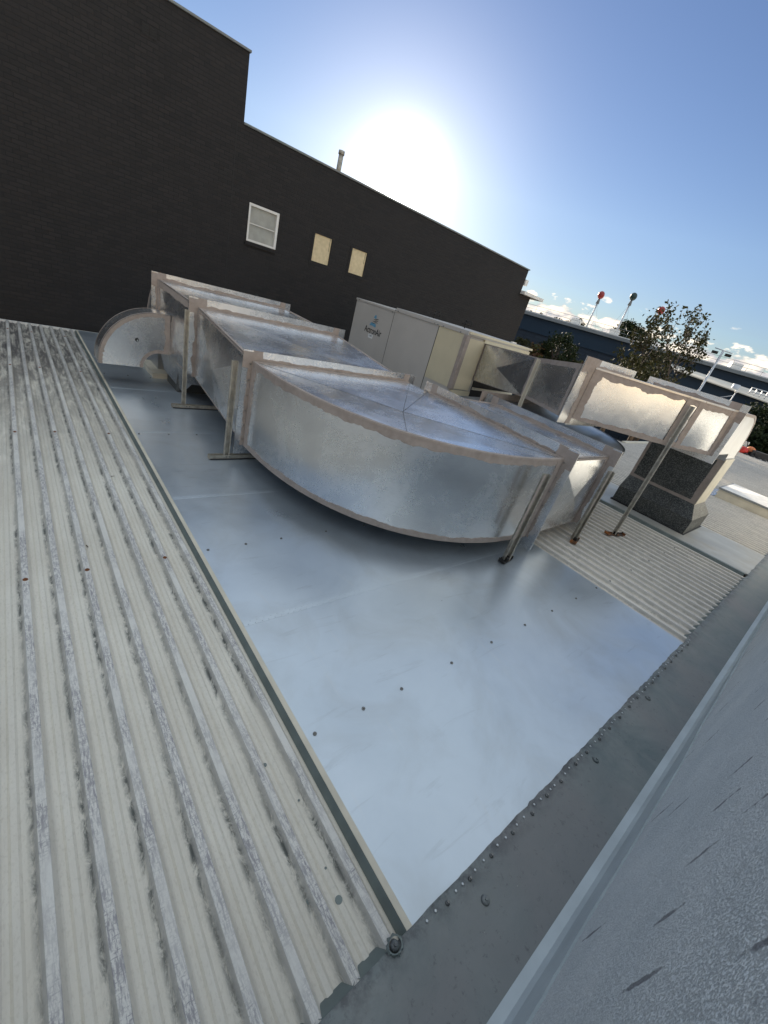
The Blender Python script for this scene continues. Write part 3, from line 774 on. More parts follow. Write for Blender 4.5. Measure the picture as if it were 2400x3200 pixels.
def base_channel(parent, x0, x1, y, z):
    m = MB(); t = .005; h = .055
    m.box(x0, x1, y-.035, y-.030, z, z+h); m.box(x0, x1, y+.030, y+.035, z, z+h); m.box(x0, x1, y-.0299, y+.0299, z, z+t)
    o = m.build('base_channel', 'steel_channel', parent)
    m = MB(); m.box(x0+.02, x1-.02, y-.05, y+.05, z-.012, z-.0005); m.build('rubber_pad', 'rubber_black', parent)
    m = MB()
    for xx in (x0+.25, x0+.30): m.tube([(xx, y-.034, z+.03), (xx, y-.045, z+.03)], .011, 6, smooth=False)
    m.build('bolt', 'screw_steel', parent)
base_channel(D, 1.97, 5.3, 5.74, sz(5.74)+.014); lg = channel_post(D, 2.235, 5.76, sz(5.76)+.02, -1.28, (-.2, -1))
base_channel(D, 2.03, 5.3, 8.02, sz(8.02)+.014); lg2 = channel_post(D, 2.235, 8.04, sz(8.04)+.02, -1.06, (-.2, -1), .075)
lg3 = channel_post(D, 4.86, 2.225, sz(2.2)+.02, -1.36, (-.35, -1), .105); foot(D, 4.84, 2.20, sz(2.2)+.014, .15, 'black_steel')
lg4 = channel_post(D, 6.84, 2.20, rz(2.1)+.075, -1.40, (-.5, -1), .10); foot(D, 6.82, 2.15, rz(2.15)+.055, .25)
# sealant smeared over the leg heads
m = MB()
Pq, Nq, L, Wd = facefn((4.70, 2.172, -2.30), (4.80, 2.172, -2.30), (4.80, 2.172, -1.34), (4.70, 2.172, -1.34))
ragged(m, Pq, Nq, 's0', .075, L, Wd, .003, .3, 91)
m.build('sealant', 'duct_sealant', lg3)
m = MB()
Pq, Nq, L, Wd = facefn((6.705, 2.150, -2.1), (6.79, 2.150, -2.1), (6.79, 2.150, -1.38), (6.705, 2.150, -1.38))
ragged(m, Pq, Nq, 's0', .04, L, Wd, .003, .5, 93); m.build('sealant', 'duct_sealant', lg4)
# joint screws on sealed edges
m = MB()
for i in range(6):
    z = ZB+.1+i*.22
    m.tube([(BX-.012, BY0-.03, z), (BX-.024, BY0-.03, z)], .010, 6, smooth=False); m.tube([(AX0-.03, AY-.012, z), (AX0-.03, AY-.024, z)], .010, 6, smooth=False)
for i in range(9):
    m.tube([(BX-.012, BY0+.15+i*.3, ZT+.03), (BX-.02, BY0+.15+i*.3, ZT+.03)], .009, 6, smooth=False)
m.build('joint_screw', 'screw_steel', D)

# ================================================================== RETURN DUCT (raised)
Rr = thing('return_duct', 'raised galvanised duct with sheened curved side running to a stone-grey riser box', 'air duct', (9, 3, rz(3)))
def rsec(name, L0, L1, R0, R1, zt0, zt1, zb0, zb1, label, seed, h=.02, mat='galvanised'):
    """L = visible-side corner xy at far (0) / near (1); R = other side"""
    left = ((*L0, zb0), (*L1, zb1), (*L1, zt1), (*L0, zt0)); top = ((*L0, zt0), (*L1, zt1), (*R1, zt1), (*R0, zt0))
    m = MB(); crossed(m, left, h); m.add(list(top), [(0, 1, 2, 3)])
    m.add([(*R0, zb0), (*R1, zb1), (*R1, zt1), (*R0, zt0)], [(3, 2, 1, 0)]); m.add([(*L0, zb0), (*L1, zb1), (*R1, zb1), (*R0, zb0)], [(3, 2, 1, 0)])
    o = m.build(name, mat, Rr); o['label'] = label
    s = MB(); frame_seal(s, left, (.10, .11, .10, .10), seed); s.build('sealant', 'duct_sealant', o)
    return o
U0 = (8.72, 6.87); MID = (7.45, 4.565); E2 = (6.78, 3.36)
rsec('duct_transition', U0, MID, (10.45, 6.87), (9.1, 4.57), -.335, -.222, -1.225, -.97, 'cross-folded raised duct section leaving the unit', 101, .05)
rsec('duct_section', (MID[0]-.004, MID[1]-.006), E2, (9.1, 4.56), (8.72, 3.36), -.222, -.085, -.97, -.94, 'short raised duct section left of the curved one', 111, .012)
# square plate flange
m = MB(); ring(m, 'y', 3.33, 7.17, 8.70, -.94, -.09, .13, .014); m.box(6.74, 7.045, 3.323, 3.337, -1.04, .045)
fl = m.build('flange', 'galvanised', Rr)
s = MB()
q = ((6.74, 3.322, -1.04), (7.17, 3.322, -1.04), (7.17, 3.322, .045), (6.74, 3.322, .045))
P, N, L, Wd = facefn(*q); ragged(s, P, lambda a, b: Vector((0, -1, 0)), 's1', .20, L, Wd, .003, .35, 121)
ragged(s, P, lambda a, b: Vector((0, -1, 0)), 't1', .27, L, Wd, .0045, .2, 122)
q = ((7.17, 3.322, -.09), (8.70, 3.322, -.09), (8.70, 3.322, .04), (7.17, 3.322, .04))
P, N, L, Wd = facefn(*q); ragged(s, P, lambda a, b: Vector((0, -1, 0)), 't0', .05, L, Wd, .003, .5, 123)
ragged(s, P, lambda a, b: Vector((0, -1, 0)), 's0', .12, L, Wd, .0045, .3, 124)
s.build('sealant', 'duct_sealant', fl)
# curved raised section
P0 = Vector((7.17, 3.315, 0)); P2 = Vector((9.02, 1.60, 0)); PC = Vector((7.80, 2.14, 0)); RT, RBt = -.085, -.885
def rc(s): return P0*(1-s)**2+PC*2*s*(1-s)+P2*s*s
def PR(s, t): q = rc(s); zb = -.945+(.06)*s; return Vector((q.x, q.y, zb+(RT-zb)*t))
def NR_(s, t):
    d = (rc(min(1, s+.01))-rc(max(0, s-.01))); n = Vector((d.y, -d.x, 0)).normalized()
    return n if n.x < 0 else -n
m = MB(); m.grid(PR, 24, 1, True)
tp = [PR(i/24, 1) for i in range(25)]+[Vector((9.02, 3.02, RT)), Vector((8.72, 3.315, RT))]
m.add(tp, [tuple(range(27))]); m.add([Vector((p.x, p.y, PR(0, 0).z if i < 1 else p.z-.8)) for i, p in enumerate(tp)], [tuple(reversed(range(27)))])
m.add([(8.72, 3.315, RT), (9.02, 3.02, RT), (9.02, 3.02, RBt), (8.72, 3.315, -.94)], [(0, 1, 2, 3)])
rco = m.build('duct_elbow', 'galvanised', Rr); rco['label'] = 'raised curved duct side with golden sheen and ragged sealant border'
s = MB(); RL = 2.6
for k, (sd, w) in enumerate((('t1', .12), ('t0', .085), ('s0', .14), ('s1', .11))): ragged(s, PR, NR_, sd, w, RL, .8, .004+.0015*k, .4, 131+k)
P, N, L, Wd = facefn(PR(.60, 0), PR(.73, 0), PR(.73, 1), PR(.60, 1))
for sd in ('s0', 's1'): ragged(s, P, N, sd, .12, L, Wd, .012, .3, 140)
s.build('sealant', 'duct_sealant', rco)
m = MB()
P, N, L, Wd = facefn(tp[0], tp[24], tp[25], tp[26]); 
vs = []; fs = []
for i in range(25):
    a = PR(i/24, 1); nn = NR_(i/24, 1); vs += [a+nn*.012-Vector((0, 0, .02)), a+nn*.011+Vector((0, 0, .008)), a-nn*.05+Vector((0, 0, .008))]
    if i: k = 3*i-3; fs += [(k, k+3, k+4, k+1), (k+1, k+4, k+5, k+2)]
m.add(vs, fs); m.build('top_seam', 'galvanised_dull', rco)
# end flange then elbow and riser
m = MB(); ring(m, 'x', 9.03, 1.60, 3.02, RBt, RT, .12, .014); fl = m.build('flange', 'galvanised', Rr)
s = MB()
q = ((9.021, 1.60, RT), (9.021, 3.02, RT), (9.021, 3.02, RT+.12), (9.021, 1.60, RT+.12)); P, N, L, Wd = facefn(*q)
ragged(s, P, lambda a, b: Vector((-1, 0, 0)), 't0', .055, L, Wd, .003, .5, 151); ragged(s, P, lambda a, b: Vector((-1, 0, 0)), 's0', .2, L, Wd, .0045, .2, 152)
q = ((9.021, 1.48, RBt), (9.021, 1.60, RBt), (9.021, 1.60, RT), (9.021, 1.48, RT)); P, N, L, Wd = facefn(*q)
ragged(s, P, lambda a, b: Vector((-1, 0, 0)), 's1', .05, L, Wd, .003, .5, 153); ragged(s, P, lambda a, b: Vector((-1, 0, 0)), 't1', .2, L, Wd, .0045, .2, 154)
s.build('sealant', 'duct_sealant', fl)
m = MB()
po, pi_, pf = elbow_solid(m, (10.55, -.965), .88, .08, 1.60, 3.00, 'xz', 1, n=18, drop=1.13, lead=1.51)
el = m.build('riser_elbow', 'galvanised_dull', Rr); el['label'] = 'elbow bending down into the riser'
s = MB(); arcband(s, po[:-1], 1, .05, 1.60, -1, pf, .005, 6); s.build('sealant', 'duct_sealant', el)
m = MB(); rx0, rx1, ry0, ry1 = 10.60, 11.44, 1.585, 3.01
m.box(rx0, rx1, ry0, ry1, -2.05, -1.04); ri = m.build('riser', 'speckled_steel', Rr); ri['label'] = 'dark speckled riser below the raised duct'
s = MB(); q = ((rx0, ry1, -2.05), (rx0, ry0, -2.05), (rx0, ry0, -1.04), (rx0, ry1, -1.04)); frame_seal(s, q, (.07, .03, .07, .13), 161, amp=.15); s.build('sealant', 'duct_sealant', ri)
m = MB()      # cream strip cheek facing the viewer
m.box(rx0+.005, rx1-.005, ry0-.012, ry0-.002, -2.05, -1.0); m.build('cheek_panel', 'cream_trim', ri)
m = MB(); bx0, bx1, by0, by1 = 10.45, 11.86, 1.43, 3.03
zb, zm, zt = rz(3)-.05, -2.345, -2.05
t = [(rx0, ry0, zt), (rx1, ry0, zt), (rx1, ry1, zt), (rx0, ry1, zt)]; b = [(bx0, by0, zm), (bx1, by0, zm), (bx1, by1, zm), (bx0, by1, zm)]; bb = [(p[0], p[1], zb) for p in b]
m.add(t+b+bb, [(4, 5, 1, 0), (5, 6, 2, 1), (6, 7, 3, 2), (7, 4, 0, 3), (8, 9, 5, 4), (9, 10, 6, 5), (10, 11, 7, 6), (11, 8, 4, 7)])
m.build('riser_base', 'speckled_steel', Rr)['label'] = 'flared base box of the riser'
m = MB(); m.box(bx0-.03, bx1+.03, by0-.03, by1+.03, sz(3)-.02, sz(1.4)+.012); m.build('base_gasket', 'rubber_black', Rr)
lr = channel_post(Rr, 8.18, 2.02, rz(2)+.075, -.21, (-1, -.15), .07, .045, 'steel_channel'); foot(Rr, 8.18, 2.01, rz(2)+.055, -.35, 'rusty_plate', .46, .09)
lr2 = channel_post(Rr, 7.40, 4.50, rz(4.5)+.05, -.235, (-1, -.4), .075, .045, 'cream_trim')

# ================================================================== AIR CONDITIONER
K = thing('air_conditioner', 'large cream rooftop air conditioning unit with a blue triangle logo', 'air conditioner', (9, 9.2, rz(9)))

UX, UYN, UYF = 8.0, 6.88, 11.55
m = MB(); m.box(UX, 10.6, UYN+.03, UYF, -2.3, -.235); m.build('cabinet', 'cabinet_paint', K, .012)
m = MB(); m.box(UX-.016, 10.62, 9.56, UYF+.02, -.288, -.234); m.build('lid', 'cabinet_paint', K, .006)
m = MB(); m.box(UX-.022, 10.62, UYN-.02, 9.60, -.255, -.163); m.build('lid', 'cabinet_paint', K, .006)
m = MB(); m.box(UX-.006, UX-.0005, UYN+.10, 7.845, -1.50, -.2565); m.build('side_panel', 'cabinet_cream', K)
m = MB(); m.box(UX-.03, UX+.10, UYN-.03, UYN+.09, -1.52, -.257); m.build('corner_post', 'duct_sealant', K, .01)
m = MB(); m.box(UX+.11, 8.69, UYN-.008, UYN+.02, -1.50, -.31); m.build('outlet_panel', 'cabinet_cream', K)
m = MB(); m.box(UX+.01, 10.70, UYN-.06, UYN-.021, -.215, -.165); m.box(8.66, 10.68, UYN-.02, UYN+.02, -.330, -.2551); m.build('hood_lid', 'cabinet_cream', K)
m = MB(); m.box(UX+.02, 8.80, UYN+.0, UYN+.025, -1.78, -1.53); m.build('lower_panel', 'cabinet_cream', K)
m = MB(); m.box(UX+.05, 10.5, UYN+.06, 11.4, rz(9)-.1, -2.31); m.build('base_frame', 'cabinet_cream', K)
m = MB(); m.box(8.82, 10.6, UYN-.05, UYN+.0, -1.46, -1.40); m.build('rail', 'cream_trim', K)
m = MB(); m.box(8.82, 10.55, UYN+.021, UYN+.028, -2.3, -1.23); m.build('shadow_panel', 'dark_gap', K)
m = MB(); m.box(UX-.0015, UX+.01, 9.658, 9.672, -2.3, -.289); m.build('panel_joint', 'dark_gap', K)
m = MB(); m.box(UX-.008, UX+.01, 7.850, 7.864, -2.3, -.257); m.build('panel_joint', 'dark_gap', K)
for y, z in ((11.40, -.27), (9.74, -.30), (9.62, -.235), (9.50, -.235), (8.02, -.235), (7.90, -.235), (7.70, -.235), (7.1, -.235)):
    m = MB(); m.tube([(UX-.018, y, z), (UX-.030, y, z)], .014, 8, smooth=False); m.build('panel_screw', 'screw_steel', K)
for x, y in ((9.1, 9.25), (9.3, 8.2)):
    m = MB()
    m.tube([(x, y, -.17), (x, y, .02)], .016, 6); m.tube([(x, y+.13, -.06), (x, y-.16, -.06)], .014, 6)
    m.tube([(x, y, .02), (x, y-.2, .04), (x, y-.2, -.08)], .012, 6); m.ball((x, y, .03), .026, 8, 5)
    m.build('pipe_fitting', 'black_steel', K)
# logo: blue peak cut by three waves, the name and a sticker
def text_mesh(body, size, loc, name, mat, parent, sx=1.0, bold=.0, rot=(pi/2, 0, 0)):
    cu = bpy.data.curves.new(name, 'FONT'); cu.body = body; cu.size = size; cu.offset = bold; cu.extrude = .0012
    cu.align_x = 'CENTER'; cu.align_y = 'CENTER'
    to = bpy.data.objects.new(name, cu); COL.objects.link(to)
    dg = bpy.context.evaluated_depsgraph_get(); me = bpy.data.meshes.new_from_object(to.evaluated_get(dg))
    bpy.data.objects.remove(to); o = bpy.data.objects.new(name, me); COL.objects.link(o); me.materials.clear(); me.materials.append(MATS[mat])
    pl = worldloc(parent); o.parent = parent
    o.location = (loc[0]-pl.x, loc[1]-pl.y, loc[2]+ZO-pl.z); o.rotation_euler = rot; o.scale = (sx, 1, 1)
    return o
text_mesh('ActronAir', .25, (UX-.004, 10.43, -.955), 'lettering', 'logo_black', K, .80, .0015, (pi/2, 0, -pi/2))
def onface(mb, off):      # a drawing made in the (x, z) plane laid on the cabinet side
    mb.v = [(UX-off, UX*8.2/p[0], p[2]*UX/p[0]) for p in mb.v]
lg_ = MB(); H = .245
def edgeL(z): return 6.262 + (6.155-6.262)*(-.41-z)/H
def edgeR(z): return 6.300 + (6.345-6.300)*(-.41-z)/H
wav = lambda x: .012*sin((x-6.15)/.24*2*pi)
def band(za, zb2, wa=True, wb=True):
    n = 12; vs = []
    for i in range(n+1):
        f = i/n; a = edgeL(za)+(edgeR(za)-edgeL(za))*f; b = edgeL(zb2)+(edgeR(zb2)-edgeL(zb2))*f
        vs += [(a, 0, za+(wav(a) if wa else 0)), (b, 0, zb2+(wav(b) if wb else 0))]
    lg_.add(vs, [(2*i, 2*i+2, 2*i+3, 2*i+1) for i in range(n)])
band(-.41, -.480, False); band(-.585, -.650); onface(lg_, .004); lg_.build('logo', 'logo_blue', K)
for z0_, dx in ((-.492, .085), (-.530, .07), (-.568, .06)):
    lw = MB(); n = 16; vs = []
    for i in range(n+1):
        f = i/n; a = edgeL(z0_)+.012; b = edgeR(z0_)+dx; x = a+(b-a)*f; z = z0_+.014*sin(f*2*pi*.95+3.4)-.010*f
        w = .013*sin(pi*min(1, max(.05, f)))**.6
        vs += [(x, 0, z-w*.5), (x, 0, z+w*.5)]
    lw.add(vs, [(2*i, 2*i+2, 2*i+3, 2*i+1) for i in range(n)])
    onface(lw, .006); lw.build('logo_wave', 'logo_black', K)
m = MB(); m.box(UX-.005, UX-.001, 10.38, 10.60, -1.165, -1.06); st = m.build('sticker', 'sticker_white', K)
m = MB(); m.box(UX-.0065, UX-.0052, 10.42, 10.56, -1.095, -1.083); st2 = m.build('sticker_line', 'logo_black', st)
m = MB(); m.box(UX-.0065, UX-.0052, 10.41, 10.57, -1.120, -1.112); m.build('sticker_line', 'logo_black', st)

# ================================================================== BRICK BUILDING
Bk = thing('brick_building', 'dark painted brick building with a stepped parapet rising behind the ducts', 'building', (8, 14, -9))
WYp = 14.0
holes = [(5.43, 6.33, .37, 1.28), (7.60, 8.25, .39, 1.17), (9.08, 9.72, .40, 1.155)]
m = MB()
xs = sorted(set([-14, 19.0] + [h[0] for h in holes] + [h[1] for h in holes] + [4.905, 4.925, 5.08]))
zs = [-9] + sorted(set([h[2] for h in holes] + [h[3] for h in holes])) + [2.89]
def inhole(x, z): return any(h[0]-1e-6 < x < h[1]+1e-6 and h[2]-1e-6 < z < h[3]+1e-6 for h in holes)
for i in range(len(xs)-1):
    for j in range(len(zs)-1):
        if xs[i] == 4.905 or inhole((xs[i]+xs[i+1])/2, (zs[j]+zs[j+1])/2): continue
        m.add([(xs[i], WYp, zs[j]), (xs[i+1], WYp, zs[j]), (xs[i+1], WYp, zs[j+1]), (xs[i], WYp, zs[j+1])], [(0, 1, 2, 3)])
m.add([(-14, WYp, 2.89), (5.08, WYp, 2.89), (5.08, WYp, 4.27), (-14, WYp, 4.27)], [(0, 1, 2, 3)])
for h in holes:
    a, b, c, d = h; y0, y1 = WYp, WYp+.11
    for q in (((a, y0, c), (b, y0, c), (b, y1, c), (a, y1, c)), ((a, y0, d), (a, y1, d), (b, y1, d), (b, y0, d)), ((a, y0, c), (a, y1, c), (a, y1, d), (a, y0, d)), ((b, y0, c), (b, y0, d), (b, y1, d), (b, y1, c))):
        m.add(list(q), [(0, 1, 2, 3)])
m.box(4.90, 4.93, WYp+.02, WYp+.05, -9, 2.88)
m.add([(19.0, WYp, -9), (19.0, 26, -9), (19.0, 26, 2.89), (19.0, WYp, 2.89)], [(0, 1, 2, 3)])
m.box(5.04, 5.079, WYp+.003, 26, 2.88, 4.27)
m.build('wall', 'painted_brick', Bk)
m = MB(); m.box(-14, 18.98, WYp+.2, 26, -9, 2.80); m.box(-14, 5.0, WYp+.2, 26, 2.8, 4.2); m.build('core', 'dark_gap', Bk)
m = MB(); m.box(5.081, 19.06, WYp-.035, WYp+.24, 2.892, 2.935); m.box(-14, 5.115, WYp-.035, WYp+.24, 4.272, 4.315); m.build('coping', 'apron_membrane', Bk)
m = MB(); m.box(4.906, 4.924, WYp+.004, WYp+.02, -9, 2.88); m.build('expansion_joint', 'dark_gap', Bk)
# windows
a, b, c, d = holes[0]
f = MB(); fw = .045
f.box(a-.01, b+.01, WYp-.015, WYp+.06, d-.045, d+.015); f.box(a-.01, b+.01, WYp-.015, WYp+.06, c-.015, c+.04)
f.box(a-.01, a+.04, WYp-.015, WYp+.06, c+.0401, d-.0451); f.box(b-.06, b+.01, WYp-.015, WYp+.06, c+.0401, d-.0451)
f.box(a+.0401, b-.0601, WYp+.02, WYp+.05, .80, .822)
wo = f.build('window', 'white_paint', Bk); wo['label'] = 'white framed two-pane sash window'
m = MB(); m.box(a+.02, b-.02, WYp+.055, WYp+.065, c+.02, d-.02); m.build('pane', 'obscure_glass', wo)
m = MB(); m.box(a-.05, b+.03, WYp-.06, WYp-.002, c-.11, c-.016); m.build('sill', 'painted_brick', wo)
for (a, b, c, d), lb in zip(holes[1:], ('boarded cream window, the left one of two', 'boarded cream window, the right one of two')):
    m = MB(); m.box(a+.005, b-.005, WYp+.025, WYp+.04, c+.005, d-.005); w2 = m.build('boarded_window', 'board_cream', Bk); w2['label'] = lb
    m = MB()
    for (p, q, r, s_) in ((a-.09, b+.09, d+.001, d+.06), (a-.09, b+.09, c-.09, c-.001), (a-.09, a-.001, c, d), (b+.001, b+.09, c, d)): m.box(p, q, WYp-.012, WYp-.002, r, s_)
    m.build('window_surround', 'painted_brick', w2)
    m = MB(); m.box(b-.07, b-.062, WYp+.018, WYp+.024, c+.4, d-.02); m.build('crack', 'bark', w2)
for x, z, w_, h_ in ((2.74, 3.53, .3, .19), (2.76, -.90, .27, .17)):
    m = MB()
    for i in range(5):
        zz = z+h_*i/4; m.box(x, x+w_, WYp-.012, WYp-.001, zz-.006, zz+.006)
    for xx in (x, x+w_/2, x+w_): m.box(xx-.008, xx+.008, WYp-.014, WYp-.0125, z, z+h_)
    vg = m.build('air_vent', 'painted_brick', Bk); vg['label'] = 'terracotta style air vent set in the brickwork'
    m = MB(); m.box(x, x+w_, WYp-.004, WYp-.0006, z, z+h_); m.build('vent_backing', 'dark_gap', vg)
m = MB(); m.tube([(5.9, WYp-.03, -1.05), (5.9, WYp-.05, -1.05)], .07, 14); m.build('pipe_stub', 'dark_gap', Bk)
m = MB(); m.tube([(8.2, 14.3, 2.7), (8.21, 14.3, 3.42)], .075, 12); m.tube([(8.21, 14.3, 3.4), (8.21, 14.3, 3.5)], .095, 12); fp = m.build('flue_pipe', 'steel_channel', Bk)
# lower annexe stepping out to the right
m = MB(); m.box(19.0001, 19.95, WYp+.01, 25, -9, 1.88)
m.build('annexe', 'painted_brick', Bk)
m = MB(); m.box(18.99, 20.75, WYp-.25, 25, 1.885, 2.02); m.build('annexe_roof', 'white_paint', Bk)
m = MB(); m.box(19.0001, 19.22, WYp-.06, WYp+.2, 2.25, 2.5); m.build('rainhead', 'white_paint', Bk)
m = MB(); m.box(19.7, 20.1, WYp-.12, WYp-.01, -.55, -.25); m.build('meter_box', 'white_paint', Bk)
m = MB(); m.box(10, 36.2, 27.5, 40, -9, 4.7); m.build('sun_block_wing', 'painted_brick', Bk)  # unseen wing added behind to keep the low sun off the roof

# ================================================================== FAR ROOF THINGS
Q = thing('roof_skylight', 'low cream box curb with a dark edge on the far right of the roof', 'skylight', (17.5, .9, rz(1)))
m = MB(); m.box(16.6, 18.6, -.2, 2.15, rz(2)-.02, -2.44); m.build('curb', 'cream_trim', Q)
m = MB(); m.box(16.56, 18.64, -.24, 2.19, -2.44, -2.385); m.build('edge_band', 'fascia_grey', Q)
m = MB(); m.add([(16.6, -.2, -2.384), (18.6, -.2, -2.384), (18.6, 2.15, -2.384), (16.6, 2.15, -2.384), (17.6, 1.1, -2.27), (17.6, .6, -2.27)], [(0, 1, 5), (1, 2, 4, 5), (2, 3, 4), (3, 0, 5, 4)]); m.build('cover', 'white_paint', Q)
m = MB(); m.add([(16.5, 2.2, rz(2.2)+.05), (17.3, 2.2, rz(2.2)+.05), (17.3, 2.9, rz(3)+.05), (16.5, 2.9, rz(3)+.05), (16.6, 2.16, -2.45)], [(0, 1, 2, 3), (0, 4, 3)]); m.build('corner_flashing', 'galvanised', Q)
m = MB(); m.box(38.5, 38.9, 5.2, 6.5, rz(6)-.1, -2.05)
tag(m.build('vent_housing', 'white_paint'), 'small white block at the far end of the roof', 'roof vent')
X_ = thing('rubbish_bag', 'bright red bag in the heap at the far roof edge', 'bag', (37.2, 5.0, rz(5)))
m = MB(); m.ball((37.2, 5.05, -2.55), .32, 10, 7, .8); m.build('bag_body', 'plastic_red', X_)
m = MB(); m.ball((37.6, 4.75, -2.45), .3, 10, 7, .9); tag(m.build('rubbish_bag', 'plastic_orange'), 'orange bag in the heap at the far roof edge', 'bag')
m = MB(); m.ball((37.5, 5.35, -2.42), .26, 10, 7, .7); tag(m.build('rubbish_bag', 'plastic_green'), 'green bag behind the red one at the far roof edge', 'bag')
m = MB(); m.boxr((37.6, 4.0, -2.55), .5, 1.3, .45, (1, .3, 0)); m.boxr((37.5, 4.6, -2.62), .4, .8, .3, (1, -.4, .1)); m.tube([(37.4, 4.9, -2.6), (37.4, 5.1, -2.0), (37.4, 5.3, -1.9)], .03, 6)
for i in range(4): m.tube([(36.9, 3.7+i*.35, -2.73), (37.1, 3.7+i*.35, -2.73)], .12, 10)
tag(m.build('folded_trolley', 'rubber_black'), 'black wheeled trolley lying beside the bags at the far roof edge', 'trolley')

# ================================================================== DISTANT BUILDINGS
def far(az, d): a = radians(az); return Vector((sin(a)*d, cos(a)*d, 0))
AZC = 67.5; nrm = far(AZC, 1); tg = Vector((cos(radians(AZC)), -sin(radians(AZC)), 0))     # tg points right
class FarMB(MB):
    """boxes laid out along the far facade: a along it, d distance"""
    def fbox(s, a0, a1, d0, d1, z0, z1):
        p = [nrm*d+tg*a for d, a in ((d0, a0), (d0, a1), (d1, a1), (d1, a0))]
        vs = [(q.x, q.y, z0) for q in p]+[(q.x, q.y, z1) for q in p]
        return s.add(vs, [(0,3,2,1),(4,5,6,7),(0,1,5,4),(1,2,6,5),(2,3,7,6),(3,0,4,7)])
def A_(az, d): return d*tan(radians(az-AZC))
FD = 70
N_ = thing('blue_building', 'long navy blue flat-roofed building behind the trees', 'building', tuple(nrm*FD+Vector((0, 0, -9))))
m = FarMB(); m.fbox(A_(50, FD), A_(84, FD), FD, FD+30, 1.3, 3.35); m.build('wall', 'navy_wall', N_)
m = FarMB(); m.fbox(A_(50, FD), A_(84, FD), FD+.15, FD+29.8, -9, 1.299); m.build('block_wall', 'navy_block', N_)
m = FarMB(); m.fbox(A_(50, FD)-.4, A_(84, FD)+.4, FD-.5, FD+30.4, 3.351, 3.75); m.build('fascia', 'fascia_grey', N_)
m = FarMB(); m.fbox(A_(50, FD)-.3, A_(84, FD)+.3, FD-.45, FD+30.2, 3.751, 3.87); m.build('roof', 'white_paint', N_)
for a in (60, 64.6, 77.5):
    m = FarMB(); m.fbox(A_(a, FD), A_(a, FD)+1.3, FD+3, FD+5, 3.87, 4.75); m.build('roof_unit', 'white_paint', N_)
for a0, a1 in ((50.5, 61), (61.2, 67.9), (73.2, 80.2)):
    rail = FarMB()
    for z in (4.35, 4.85):
        p = nrm*(FD+1)+tg*A_(a0, FD); q = nrm*(FD+1)+tg*A_(a1, FD); rail.tube([(p.x, p.y, z), (q.x, q.y, z)], .022, 4)
    k = a0
    while k <= a1: p = nrm*(FD+1)+tg*A_(k, FD); rail.tube([(p.x, p.y, 3.8), (p.x, p.y, 4.85)], .022, 4); k += 1.35
    rail.build('roof_railing', 'fascia_grey', N_)
S_ = thing('pale_roofed_shed', 'navy shed with a pale sloping roof right of the bare gum tree', 'shed', tuple(nrm*58+Vector((0, 0, -9))))
SD = 58; m = FarMB(); a0, a1 = A_(72.8, SD), A_(90, SD)
def fp_(a, d, z): q = nrm*d+tg*a; return (q.x, q.y, z)
m.add([fp_(a0, SD, -9), fp_(a1, SD, -9), fp_(a1, SD, .55), fp_(a0, SD, 1.55)], [(0, 1, 2, 3)]); m.add([fp_(a0, SD, -9), fp_(a0, SD+8, -9), fp_(a0, SD+8, 2.5), fp_(a0, SD, 1.55)], [(3, 2, 1, 0)]); m.build('wall', 'navy_wall', S_)
m = FarMB(); m.add([fp_(a0-.3, SD-.5, 1.56), fp_(a1, SD-.5, .58), fp_(a1, SD+8, 1.75), fp_(a0-.3, SD+8, 2.3), fp_(a0-.3, SD-.5, 1.46), fp_(a1, SD-.5, .48)], [(0, 1, 2, 3), (4, 5, 1, 0)]); m.build('roof', 'pale_roof', S_)
m = FarMB()
for i in range(6):
    a = A_(80, SD)+i*.5; p = fp_(a, SD+1, 1.2); q = fp_(a, SD+1, 2.0); m.tube([p, q], .05, 4)
for z in (1.6, 2.0): m.tube([fp_(A_(80, SD), SD+1, z), fp_(A_(80, SD)+2.5, SD+1, z)], .05, 4)
m.tube([fp_(A_(78.7, SD), SD+1, 1.1), fp_(A_(78.7, SD), SD+1, 1.9)], .35, 8); m.build('roof_fittings', 'pole_white', S_)

def pole(az, d, ztop, zbase, ball, r, label, name='ball_topped_pole'):
    p = far(az, d); o = thing(name, label, 'pole', (p.x, p.y, zbase), None)
    m = MB(); m.tube([(p.x, p.y, zbase), (p.x, p.y, ztop-1.4)], [.13, .11], 8); m.build('shaft', 'pole_white', o)
    m = MB(); m.tube([(p.x, p.y, ztop-1.45), (p.x, p.y, ztop-.85), (p.x, p.y, ztop-r*1.4)], [.26, .16, .05], 8); m.build('collar', 'fascia_grey', o)
    m = MB(); m.ball((p.x, p.y, ztop-r*.6), r, 14, 10, 1.12); m.build('ball', ball, o)
    m = MB()
    for sg in (-1, 1):
        q = Vector((p.x, p.y, 0))+tg*sg*1.3; m.tube([(p.x, p.y, ztop-1.3), (q.x, q.y, 4.0)], .012, 3)
    m.build('guy_wire', 'fascia_grey', o)
pole(62.2, 74, 8.75, 3.8, 'ball_red', .47, 'white pole topped by a red ball, left of the pair above the blue building')
pole(65.4, 74, 9.55, 3.8, 'ball_green', .47, 'white pole topped by a dark green ball, right of the pair')
pole(68.6, 74, 8.75, 3.8, 'ball_red', .47, 'pole topped by a red ball, showing through the crown of the gum tree')
p = far(75.8, 38); L_ = thing('car_park_light', 'tall grey twin-headed light pole right of the gum tree', 'light pole', (p.x, p.y, -9))
m = MB(); m.tube([(p.x, p.y, -9), (p.x, p.y, 2.92)], [.11, .07], 8); m.build('shaft', 'pole_white', L_)
td = Vector((cos(radians(75.8)), -sin(radians(75.8)), 0)); q0 = p-td*.75; q1 = p+td*.45
